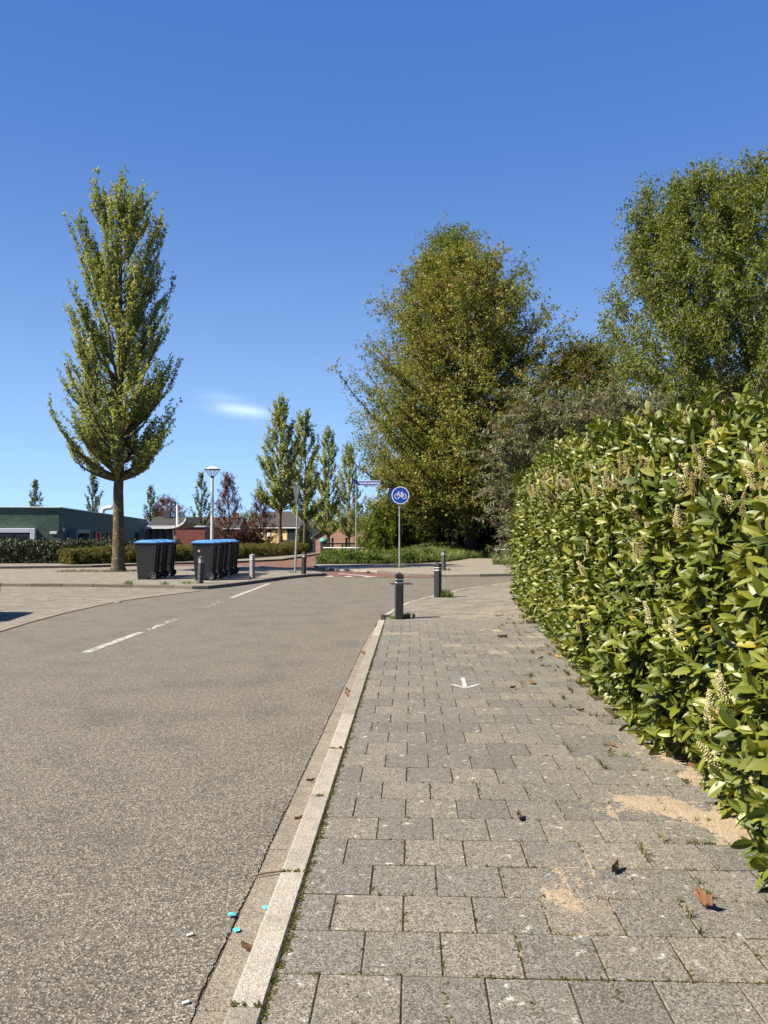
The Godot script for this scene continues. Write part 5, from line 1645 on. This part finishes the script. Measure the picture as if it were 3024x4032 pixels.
func build_hedge() -> void:
	var o := base("laurel_hedge", Vector3.ZERO)
	tag(o, "tall glossy laurel hedge with cream flower spikes beside the slab pavement", "hedge")
	var r := rng(77)
	var nz := FastNoiseLite.new()
	nz.seed = 9
	nz.frequency = 0.55
	# sprigs: a stalk with leaves set round it; the shape of each is kept to place single leaves
	var sprigs := []
	var meshes := []
	var lb := MB.new()
	lb.colored = true
	add_leaf(lb, Transform3D(), 0.40, 0.16, 0.28, 6, 1.5)
	var one := lb.mesh()
	for s in 5:
		var list := []
		var b := MB.new()
		b.colored = true
		var n := 7 + s % 3
		for i in n:
			var t := (i + 0.4) / n
			var a := i * 2.4 + r.randf_range(-0.3, 0.3)
			var open := lerpf(1.25, 0.35, pow(t, 1.3))
			var d := Vector3(sin(open) * cos(a), cos(open) * 0.9, sin(open) * sin(a))
			var ln := r.randf_range(0.08, 0.125) * lerpf(1.05, 0.72, pow(t, 3.0))
			var tr := aim(d, Vector3.UP * 1.0 + Vector3(cos(a), 0, sin(a)) * -0.35 + on_ball(r) * 0.35, ln, Vector3(0, 0.03 + 0.15 * t, 0))
			list.append(tr)
			b.tint = grey(r.randf_range(0.8, 1.2))
			add_leaf(b, tr, r.randf_range(0.36, 0.44), r.randf_range(0.05, 0.3), r.randf_range(0.15, 0.4), 5, 1.5)
		b.tint = Color(1.3, 1.25, 0.8)
		b.tube([Vector3(0, -0.08, 0), Vector3(0, 0.09, 0), Vector3(0, 0.19, 0)], [0.005, 0.004, 0.002], 4)
		sprigs.append(list)
		meshes.append(b.mesh())
	var lists := [[], [], [], [], []]
	var tints := [[], [], [], [], []]
	var near := []
	var place := func(u: float, v: float, y: float, dir: Vector3, k: float, col: Color, show: bool) -> void:
		var p := uv(u, v)
		var d := dir.normalized()
		var x := d.cross(Vector3(sin(u * 91.0), 0.3, cos(v * 73.0))).normalized()
		var t := Transform3D(Basis(x, d, x.cross(d)).orthonormalized().rotated(d, fmod(u * 31.0 + v * 17.0, TAU)).scaled(Vector3.ONE * k), Vector3(p.x, y, p.y))
		var w := int(absf(u * 1000.0 + v * 777.0)) % 5
		if show:
			near.append([t, w, col])
		else:
			lists[w].append(t)
			tints[w].append(col)
	var side := Vector3(-cos(TH), 0, -sin(TH))
	var along := Vector3(sin(TH), 0, -cos(TH))
	var green := [Color(0.08, 0.108, 0.012), Color(0.112, 0.138, 0.015), Color(0.148, 0.164, 0.019), Color(0.05, 0.076, 0.010), Color(0.185, 0.19, 0.025)]
	var count := 16500
	for i in count:
		var layer := i % 3                            # two of three on the face, one behind it
		var v := lerpf(1.2, 15.6, pow(r.randf(), 1.12))
		var h := hedge_top(v)
		var y := h * pow(r.randf(), 0.92)
		var bump := nz.get_noise_2d(v * 2.2, y * 2.2) * 0.16 + nz.get_noise_2d(v * 7.0, y * 7.0 + 40.0) * 0.07
		var inward := r.randf_range(0.0, 0.07) if layer < 2 else r.randf_range(0.10, 0.30)
		var u := hedge_front(v, y) + bump + inward
		y = maxf(y, 0.06)
		var dir := side * r.randf_range(0.45, 1.0) + Vector3.UP * r.randf_range(0.15, 1.0) + along * r.randf_range(-0.5, 0.5)
		if y < 0.4:
			dir.y -= 0.35
		var c := tinted(r, green)
		if r.randf() < 0.012:
			c = Color(0.26, 0.22, 0.03)
		place.call(u, v, y, dir, r.randf_range(0.62, 1.18), c, layer == 0 and v < 4.4 and v > 2.55 and y > 0.2 and y < 1.75 and near.size() < 38)
	for i in 5200:                                # the top, and shoots standing above it
		var v := lerpf(1.2, 15.4, r.randf())
		var u := hedge_front(v, hedge_top(v)) + pow(r.randf(), 1.4) * 1.5
		var y := hedge_top(v) + nz.get_noise_2d(v * 2.5, u * 2.5) * 0.22 + r.randf_range(-0.14, 0.03) + (u - hedge_front(v, 2.0)) * 0.02
		var dir := Vector3.UP + side * r.randf_range(-0.2, 0.6) + along * r.randf_range(-0.4, 0.4)
		if r.randf() < 0.09:
			y += r.randf_range(0.05, 0.26)
		place.call(u, v, y, dir, r.randf_range(0.75, 1.25), tinted(r, green), false)
	for i in 2600:                                # the far end
		var u := 2.55 + r.randf() * 1.8
		var y := 2.5 * r.randf()
		var v := 15.3 + r.randf_range(-0.15, 0.1) + nz.get_noise_2d(u * 2.0, y * 2.0) * 0.2 - 0.25 * pow(y / 2.5, 3.0)
		place.call(u, v, y, along * 0.6 + side * r.randf_range(-0.3, 0.9) + Vector3.UP * r.randf_range(0.1, 0.9), r.randf_range(0.75, 1.2), tinted(r, green), false)
	for w in 5:
		var f := many("foliage", meshes[w], M.laurel, lists[w], tints[w], o)
		f.set_meta("kind", "stuff")
	# the leaves that show largest, one by one
	var shades := []
	for c in [Color(0.10, 0.125, 0.014), Color(0.14, 0.155, 0.018), Color(0.075, 0.10, 0.012), Color(0.045, 0.07, 0.010)]:
		var m: StandardMaterial3D = M.laurel.duplicate()
		m.albedo_color = c.linear_to_srgb()
		shades.append(m)
	var made := 0
	for s in near:
		for tr in sprigs[s[1]]:
			if made < 300:
				put("leaf", one, shades[(made * 7 + s[1]) % 4], o, s[0] * tr)
				made += 1
	# trunks and boughs inside
	var b := MB.new()
	for i in 90:
		var v := lerpf(1.0, 15.2, (i + r.randf()) / 90.0)
		var u := hedge_front(v, 0.3) + r.randf_range(0.25, 1.2)
		var p := uv(u, v)
		var top := uv(u + r.randf_range(-0.3, 0.3), v + r.randf_range(-0.3, 0.3))
		b.tube([Vector3(p.x, -0.05, p.y), Vector3((p.x + top.x) * 0.5 + 0.05, 0.9, (p.y + top.y) * 0.5), Vector3(top.x, hedge_top(v) - 0.1, top.y)], [0.03, 0.022, 0.008], 5)
	put("stems", b, M.twig, o).set_meta("kind", "stuff")
	# flower spikes
	var spikes := []
	for s in 5:
		var bend := on_ball(r) * 0.035
		var fb := MB.new()
		fb.colored = true
		fb.tint = Color(0.55, 0.6, 0.3)
		fb.tube([Vector3(0, -0.05, 0), Vector3(0, 0.06, 0), Vector3(bend.x, 0.11, bend.z)], [0.003, 0.0025, 0.002], 4)
		for i in 130:
			var t := i / 130.0
			var a := i * 2.4
			var q := 0.023 * (1.0 - t * 0.72) * r.randf_range(0.45, 1.25)
			var p := Vector3(cos(a) * q + bend.x * t * t, 0.008 + t * (0.105 + 0.008 * s), sin(a) * q + bend.z * t * t)
			fb.tint = grey(r.randf_range(0.7, 1.2))
			var e := r.randf_range(0.0022, 0.0054)
			var ax := [Vector3(e, 0, 0), Vector3(0, e, 0), Vector3(0, 0, e)]
			for sx in [-1.0, 1.0]:
				for sy in [-1.0, 1.0]:
					for sz in [-1.0, 1.0]:
						fb.face([p + ax[0] * sx, p + ax[1] * sy, p + ax[2] * sz], p)
		spikes.append(fb.mesh())
	var fm := []
	for c in [Color(0.50, 0.43, 0.22), Color(0.43, 0.34, 0.15), Color(0.33, 0.235, 0.10), Color(0.57, 0.51, 0.28)]:
		var m: StandardMaterial3D = M.flower.duplicate()
		m.albedo_color = c.linear_to_srgb()
		fm.append(m)
	var tops := []
	for i in 75:                                  # they stand in uneven clusters, most of them high up
		var v := lerpf(2.3, 13.5, pow(r.randf(), 1.2))
		tops.append([v, hedge_top(v) * (r.randf_range(0.80, 1.05) if r.randf() < 0.74 else pow(r.randf(), 0.7)), r.randi() % 4])
	var set_out := 0
	for c in tops:
		for j in r.randi_range(2, 6):
			if set_out >= 290:
				break
			set_out += 1
			var v: float = c[0] + r.randf_range(-0.22, 0.22)
			var y: float = maxf(0.15, c[1] + r.randf_range(-0.16, 0.14))
			var u: float = hedge_front(v, minf(y, hedge_top(v))) + nz.get_noise_2d(v * 2.2, y * 2.2) * 0.16 - r.randf_range(0.08, 0.18)
			if y > hedge_top(v) * 0.95:
				u += r.randf_range(0.05, 0.5)
				y += r.randf_range(0.04, 0.16)
			var p := uv(u, v)
			var d := (Vector3.UP + side * r.randf_range(0.0, 0.6) + on_ball(r) * 0.35).normalized()
			var x := d.cross(Vector3.RIGHT).normalized()
			var age: int = c[2] if r.randf() < 0.6 else r.randi() % 4
			put("flower_spike", spikes[set_out % 5], fm[age], o, Transform3D(Basis(x, d, x.cross(d)).rotated(d, r.randf() * TAU).scaled(Vector3.ONE * r.randf_range(0.75, 1.25)), Vector3(p.x, y, p.y)))

func dead_leaf(sd: int, curl := 1.0) -> ArrayMesh:
	var r := rng(sd)
	var b := MB.new()
	b.colored = true
	var n := 7
	var rows := []
	for i in n + 1:
		var s := float(i) / n
		var w := 0.23 * pow(sin(PI * clampf(s * 0.94 + 0.03, 0, 1)), 0.8)
		var row := []
		for j in 5:
			var q := j / 2.0 - 1.0
			row.append(Vector3(q * w * (1.0 - 0.35 * absf(q)), (0.26 * q * q + 0.5 * pow(s - 0.5, 2.0)) * curl + r.randf_range(-0.05, 0.05) * curl + 0.05 * curl, s - 0.5))
		rows.append(row)
	for i in n:
		for j in 4:
			b.tint = grey(r.randf_range(0.75, 1.2))
			b.quad(rows[i][j], rows[i + 1][j], rows[i + 1][j + 1], rows[i][j + 1])
	return b.mesh()

func build_litter() -> void:
	var r := rng(99)
	var shapes := [dead_leaf(1), dead_leaf(2), dead_leaf(3)]
	var spots := [[1.19, -2.86, 0.060, 0, "large curled brown leaf lying on the slabs below the sand"]]
	# along the hedge foot
	var words := ["dry orange brown laurel leaf on the slabs along the hedge foot", "dark withered laurel leaf on the slabs along the hedge foot", "yellowed laurel leaf on the slabs along the hedge foot"]
	for i in 34:
		var v := lerpf(2.9, 12.0, pow(r.randf(), 0.9))
		var u := hedge_front(v, 0.2) - 0.02 - pow(r.randf(), 2.0) * 0.75
		var p := uv(u, v)
		var kind := 0 if r.randf() < 0.5 else (1 if r.randf() < 0.5 else 2)
		spots.append([p.x, p.y, r.randf_range(0.06, 0.10), kind, words[kind]])
	spots.append([0.66, -3.74, 0.075, 1, "lone dark leaf in the middle of the pavement before the sand"])
	for q in [[-0.165, -0.11], [-0.19, -0.12]]:
		pass
	for i in spots.size():
		var s: Array = spots[i]
		var o := put("fallen_leaf", shapes[i % 3] if i else dead_leaf(11, 2.2), [M.dead, M.dead_dark, M.dead_yellow][s[3]], null, Transform3D(Basis(Vector3.UP, r.randf() * TAU).scaled(Vector3.ONE * s[2] * (1.25 if i == 0 else 1.0)), Vector3(s[0], 0.003, s[1])))
		tag(o, s[4], "leaf", "fallen leaves on the pavement")
	# leaves and a twig in the gutter
	for s in [[uv(-0.165, 9.3), 0.09, 0], [uv(-0.15, 6.9), 0.10, 0], [uv(-0.17, 4.55), 0.05, 1], [uv(-0.14, 2.72), 0.07, 1], [uv(-0.13, 10.9), 0.08, 2], [uv(-0.18, 7.15), 0.07, 1], [uv(-0.15, 3.95), 0.05, 0]]:
		var o := put("fallen_leaf", shapes[int(s[1] * 100.0) % 3], [M.dead, M.dead_dark, M.dead_yellow][s[2]], null, Transform3D(Basis(Vector3.UP, r.randf() * TAU).scaled(Vector3.ONE * s[1]), Vector3(s[0].x, ROAD + 0.008, s[0].y)))
		tag(o, "withered leaf lying in the gutter against the kerb", "leaf", "fallen leaves in the gutter")
	var b := MB.new()
	b.tube([Vector3(-0.07, 0.008, 0.02), Vector3(-0.01, 0.012, 0.005), Vector3(0.07, 0.008, -0.015)], [0.0025, 0.004, 0.003], 6, true)
	var g := uv(-0.185, 3.33)
	tag(put("twig", b, M.dead_dark, null, Transform3D(Basis(Vector3.UP, 0.1), Vector3(g.x, ROAD + 0.004, g.y))), "thin brown twig lying across the gutter slabs", "twig")
	# broken plastic
	for s in [[uv(-0.265, 2.97), 0.0, "curved turquoise plastic shard on the asphalt edge"], [uv(-0.14, 3.03), 0.7, "turquoise plastic shard against the kerb face"], [uv(-0.22, 2.86), 2.0, "jagged turquoise plastic shard on the gutter slabs"]]:
		b = MB.new()
		for k in 5:
			var a0 := -0.8 + k * 0.32
			var a1 := a0 + 0.32
			var w0 := r.randf_range(0.009, 0.013)
			var w1 := r.randf_range(0.009, 0.013)
			b.quad(Vector3(sin(a0) * 0.018, cos(a0) * 0.013, -w0), Vector3(sin(a0) * 0.018, cos(a0) * 0.013, w0), Vector3(sin(a1) * 0.018, cos(a1) * 0.013, w1), Vector3(sin(a1) * 0.018, cos(a1) * 0.013, -w1))
			b.quad(Vector3(sin(a0) * 0.016, cos(a0) * 0.011, w0), Vector3(sin(a0) * 0.016, cos(a0) * 0.011, -w0), Vector3(sin(a1) * 0.016, cos(a1) * 0.011, -w1), Vector3(sin(a1) * 0.016, cos(a1) * 0.011, w1))
		tag(put("plastic_shard", b, M.shard, null, Transform3D(Basis(Vector3.UP, s[1]), Vector3(s[0].x, ROAD + 0.003, s[0].y))), s[2], "plastic shard", "turquoise plastic shards")
	for s in [[uv(-0.385, 2.83), "grey white scrap lying on the asphalt near the shards"], [uv(-0.28, 2.43), "small white scrap on the asphalt joint"]]:
		b = MB.new()
		b.box(Transform3D(Basis.from_euler(Vector3(0.1, 0.4, 0.12)), Vector3(0, 0.006, 0)), Vector3(0.026, 0.007, 0.012), 0.003)
		tag(put("scrap", b, M.pale_shard, null, Transform3D(Basis(), Vector3(s[0].x, ROAD + 0.001, s[0].y))), s[1], "litter")
	# sand swept over the slabs beside the hedge: a thin heap that dips under the slab tops where it ends
	var nz := FastNoiseLite.new()
	nz.seed = 4
	nz.frequency = 6.0
	b = MB.new()
	var heaps := [[1.34, -3.93, 0.33, 0.24, 0.0105], [1.72, -3.62, 0.30, 0.28, 0.012], [0.83, -3.22, 0.22, 0.22, 0.0062], [0.70, -2.92, 0.18, 0.18, 0.0058], [1.95, -4.9, 0.4, 0.8, 0.008], [2.2, -7.0, 0.3, 1.4, 0.007], [1.55, -10.9, 0.4, 0.8, 0.0055], [1.9, -13.2, 0.7, 0.7, 0.006]]
	var hgt := func(x: float, z: float) -> float:
		var y := -0.006
		for h in heaps:
			var d := Vector2((x - h[0]) / h[2], (z - h[1]) / h[3]).length_squared()
			y += h[4] * exp(-d * 1.5)
		return y + nz.get_noise_2d(x * 0.7, z * 0.7) * 0.004 + nz.get_noise_2d(x * 2.5, z * 2.5) * 0.002
	for part in [[0.35, -2.4, 255, 285, 0.008], [0.35, -4.68, 60, 250, 0.04]]:
		var step: float = part[4]
		var ys := {}
		for i in part[2] + 1:
			for j in part[3] + 1:
				ys[i * 1000 + j] = hgt.call(part[0] + i * step, part[1] - j * step) + r.randf_range(-0.0018, 0.0018)
		for i in part[2]:
			for j in part[3]:
				var q := [ys[i * 1000 + j], ys[(i + 1) * 1000 + j], ys[(i + 1) * 1000 + j + 1], ys[i * 1000 + j + 1]]
				if maxf(maxf(q[0], q[1]), maxf(q[2], q[3])) < -0.003:
					continue
				var x: float = part[0] + i * step
				var z: float = part[1] - j * step
				b.quad(Vector3(x, q[0], z), Vector3(x + step, q[1], z), Vector3(x + step, q[2], z - step), Vector3(x, q[3], z - step))
	tag(put("sand", b, M.sand), "yellow sand spread over the slabs at the hedge foot", "sand", "", "stuff")
	# loose grains round the sand, and grit washed along the gutter
	var xg := []
	var cg := []
	var gb := MB.new()
	gb.face([Vector3(1, 0, 0), Vector3(-0.5, 0, 0.87), Vector3(0, 1.2, 0)], Vector3.ZERO)
	gb.face([Vector3(-0.5, 0, 0.87), Vector3(-0.5, 0, -0.87), Vector3(0, 1.2, 0)], Vector3.ZERO)
	gb.face([Vector3(-0.5, 0, -0.87), Vector3(1, 0, 0), Vector3(0, 1.2, 0)], Vector3.ZERO)
	for h in heaps.slice(0, 5):
		for i in 3600:
			var x: float = h[0] + r.randfn(0.0, 1.0) * h[2] * 0.85
			var z: float = h[1] + r.randfn(0.0, 1.0) * h[3] * 0.85
			if nz.get_noise_2d(x * 0.8 + 7.0, z * 0.8) < -0.15:
				continue
			xg.append(Transform3D(Basis(Vector3.UP, r.randf() * TAU).scaled(Vector3.ONE * r.randf_range(0.0008, 0.002)), Vector3(x, 0.0012, z)))
			cg.append(grey(r.randf_range(0.75, 1.15)))
	var gm: StandardMaterial3D = mat(lin(0.42, 0.35, 0.262), 1.0)
	gm.vertex_color_use_as_albedo = true
	tag(many("sand_grains", gb.mesh(), gm, xg, cg), "loose sand grains strewn over the slabs round the sand", "sand", "", "stuff")
	xg = []
	cg = []
	for i in 2600:
		var v := lerpf(2.0, 11.5, pow(r.randf(), 1.3))
		var p := uv(-0.235 + r.randfn(0.0, 0.03) if r.randf() < 0.6 else r.randf_range(-0.23, -0.112), v)
		xg.append(Transform3D(Basis(Vector3.UP, r.randf() * TAU).scaled(Vector3.ONE * r.randf_range(0.001, 0.0035)), Vector3(p.x, ROAD + 0.004, p.y)))
		cg.append(grey(r.randf_range(0.35, 1.1)))
	tag(many("gutter_grit", gb.mesh(), gm, xg, cg), "grit and small stones along the gutter joint", "grit", "", "stuff")
	# moss in the joints and tufts of grass towards the hedge
	var xf := []
	var cols := []
	var moss := clump(8, 9, 0.012, 0.7, 0.010, -0.3)
	for i in 8500:
		var v := lerpf(2.0, 11.5, pow(r.randf(), 1.5))
		var u := -0.002
		if r.randf() < 0.55:
			if nz.get_noise_1d(v * 3.0) < -0.05:
				continue
			u = r.randf_range(-0.002, 0.010) + (0.02 * r.randf() if nz.get_noise_1d(v * 3.0) > 0.3 else 0.0)
		else:
			var k := int((v - 2.455) / 0.266)
			if r.randf() < 0.5:
				v = 2.455 + k * 0.266 + r.randf_range(-0.004, 0.004)
				u = pow(r.randf(), 0.8) * 2.1
			else:
				u = (0.013 if posmod(k, 2) == 0 else 0.143) + 0.26 * (r.randi() % 8) + r.randf_range(-0.004, 0.004)
			if nz.get_noise_2d(u * 1.3 + 9.0, v * 1.3) < 0.0 - 0.14 * u:
				continue
		var p := uv(u, v)
		xf.append(Transform3D(Basis(Vector3.UP, r.randf() * TAU).scaled(Vector3.ONE * r.randf_range(0.5, 1.1)), Vector3(p.x, -0.004, p.y)))
		cols.append(tinted(r, [Color(0.075, 0.09, 0.02), Color(0.12, 0.115, 0.035), Color(0.05, 0.06, 0.018), Color(0.15, 0.125, 0.05)]))
	for q in [2.28, 3.17, 4.07, 4.97]:
		for i in 34:
			var p := uv(r.randf_range(-0.105, 0.0), q + r.randfn(0.0, 0.006))
			if nz.get_noise_2d(p.x * 5.0, p.y * 2.0) > -0.1:
				xf.append(Transform3D(Basis(Vector3.UP, r.randf() * TAU).scaled(Vector3.ONE * r.randf_range(0.5, 1.0)), Vector3(p.x, 0.002, p.y)))
				cols.append(tinted(r, [Color(0.075, 0.09, 0.02), Color(0.12, 0.115, 0.035)]))
	tag(many("joint_moss", moss, M.leaf_soft, xf, cols), "moss growing in the joints between the slabs and the kerb", "moss", "", "stuff")
	xf = []
	cols = []
	for i in 180:
		var v := lerpf(2.6, 13.0, pow(r.randf(), 0.85))
		var k := int((v - 2.455) / 0.266)
		v = 2.455 + k * 0.266
		var u := hedge_front(v, 0.1) - 0.02 - pow(r.randf(), 2.2) * 0.75
		var run := r.randf() < 0.5
		if run:
			u = (0.013 if posmod(k, 2) == 0 else 0.143) + 0.26 * round((u - 0.08) / 0.26)
		for j in r.randi_range(1, 7):
			var p := uv(u + r.randf_range(-0.008, 0.008), v + r.randf_range(0.0, 0.26)) if run else uv(u + r.randf_range(-0.05, 0.05), v + r.randf_range(-0.008, 0.008))
			xf.append(Transform3D(Basis(Vector3.UP, r.randf() * TAU).scaled(Vector3(1, 0.6, 1) * r.randf_range(0.03, 0.105)), Vector3(p.x, -0.004, p.y)))
			cols.append(tinted(r, [Color(0.08, 0.11, 0.025), Color(0.11, 0.13, 0.04), Color(0.18, 0.15, 0.07)]))
	tag(many("joint_grass", leafy.tuft, M.blade, xf, cols), "sparse grass sprouting from the slab joints near the hedge", "grass", "", "stuff")
	# dry litter under the hedge edge
	xf = []
	cols = []
	for i in 900:
		var v := lerpf(2.6, 13.0, r.randf())
		var u := hedge_front(v, 0.1) + r.randf_range(-0.10, 0.30)
		if nz.get_noise_1d(v * 0.9 + 30.0) < -0.1:
			continue
		var p := uv(u, v)
		xf.append(Transform3D(Basis.from_euler(Vector3(r.randf_range(-0.3, 0.3), r.randf() * TAU, 0)).scaled(Vector3.ONE * r.randf_range(0.03, 0.07)), Vector3(p.x, 0.004, p.y)))
		cols.append(tinted(r, [Color(0.24, 0.13, 0.06), Color(0.12, 0.07, 0.04), Color(0.32, 0.2, 0.09)]))
	tag(many("leaf_litter", shapes[1], M.flower, xf, cols), "dry brown leaf litter under the foot of the laurel hedge", "leaf litter", "", "stuff")

# ---------------------------------------------------------------- all together
func sky_cover() -> ImageTexture:
	var im := Image.create(2048, 1024, false, Image.FORMAT_RGBA8)
	im.fill(Color(1, 1, 1, 0))
	var nz := FastNoiseLite.new()
	nz.seed = 3
	nz.frequency = 0.05
	# one small streak of cloud low in the sky: heading (deg to the side of -z), height (deg)
	for c in [[-11.2, 9.1, 1.9, 0.38, 0.75, -0.08], [-12.4, 9.95, 1.6, 0.22, 0.28, -0.03], [-10.0, 8.85, 1.3, 0.30, 0.5, -0.12]]:
		for i in range(-90, 91):
			for j in range(-40, 41):
				var x := posmod(int(c[0] / 360.0 * 2048.0) + i, 2048)
				var y := int((0.5 - c[1] / 180.0) * 1024.0) + j
				var dx: float = i * 360.0 / 2048.0 / c[2]
				var dy: float = (-j * 180.0 / 1024.0 - c[5] * i * 360.0 / 2048.0) / c[3]
				var a: float = c[4] * exp(-dx * dx * 1.1 - dy * dy * 0.9) * (0.75 + 0.6 * nz.get_noise_2d(i * 1.2, j * 5.0))
				if a > 0.004:
					var old := im.get_pixel(x, y)
					im.set_pixel(x, y, Color(1, 1, 1, clampf(old.a + a * (1.0 - old.a), 0, 1)))
	return ImageTexture.create_from_image(im)

func _ready() -> void:
	var cam := Camera3D.new()
	cam.name = "camera"
	cam.fov = 68.0
	cam.near = 0.05
	cam.far = 4000.0
	add_child(cam)
	cam.position = Vector3(0, 1.4, 0)
	cam.rotation = Vector3(atan(44.0 / 1639.7), 0, 0)
	cam.current = true
	var sm := ProceduralSkyMaterial.new()
	sm.sky_top_color = lin(0.0235, 0.072, 0.228)
	sm.sky_horizon_color = lin(0.225, 0.365, 0.56)
	sm.sky_curve = 0.155
	sm.ground_bottom_color = lin(0.06, 0.06, 0.05)
	sm.ground_horizon_color = lin(0.12, 0.13, 0.12)
	sm.sky_cover = sky_cover()
	sm.sky_cover_modulate = Color(0.74, 0.74, 0.76, 0.5)
	var sky := Sky.new()
	sky.sky_material = sm
	var e := Environment.new()
	e.background_mode = Environment.BG_SKY
	e.sky = sky
	e.tonemap_mode = Environment.TONE_MAPPER_LINEAR
	e.tonemap_exposure = 2.5
	e.sdfgi_enabled = true
	e.ssao_enabled = true
	e.ssil_enabled = true
	var we := WorldEnvironment.new()
	we.name = "environment"
	we.environment = e
	add_child(we)
	var sun := DirectionalLight3D.new()
	sun.name = "sun"
	sun.light_energy = 1.6
	sun.light_color = Color(1.0, 0.955, 0.87)
	sun.light_angular_distance = 0.5
	sun.shadow_enabled = true
	sun.sky_mode = DirectionalLight3D.SKY_MODE_LIGHT_ONLY
	add_child(sun)
	sun.basis = Basis.looking_at(SUN.normalized(), Vector3.UP)
	make_materials()
	build_ground()
	build_pavement()
	build_buildings()
	build_trees()
	build_hedge()
	build_bins()
	build_bollards()
	build_signs()
	make_lamp("street_lamp", "cream street lamp with a cone shaped glass head behind the long row of bins", Vector3(-6.0, 0, -26.5), 3.71, M.lamp_post)
	make_lamp("street_lamp", "dark thin street lamp far back beside the bright green shrub", Vector3(-1.48, ground_y(-70.0), -70.0), 4.25, M.lamp_dark)
	build_fences()
	build_grass()
	build_litter()
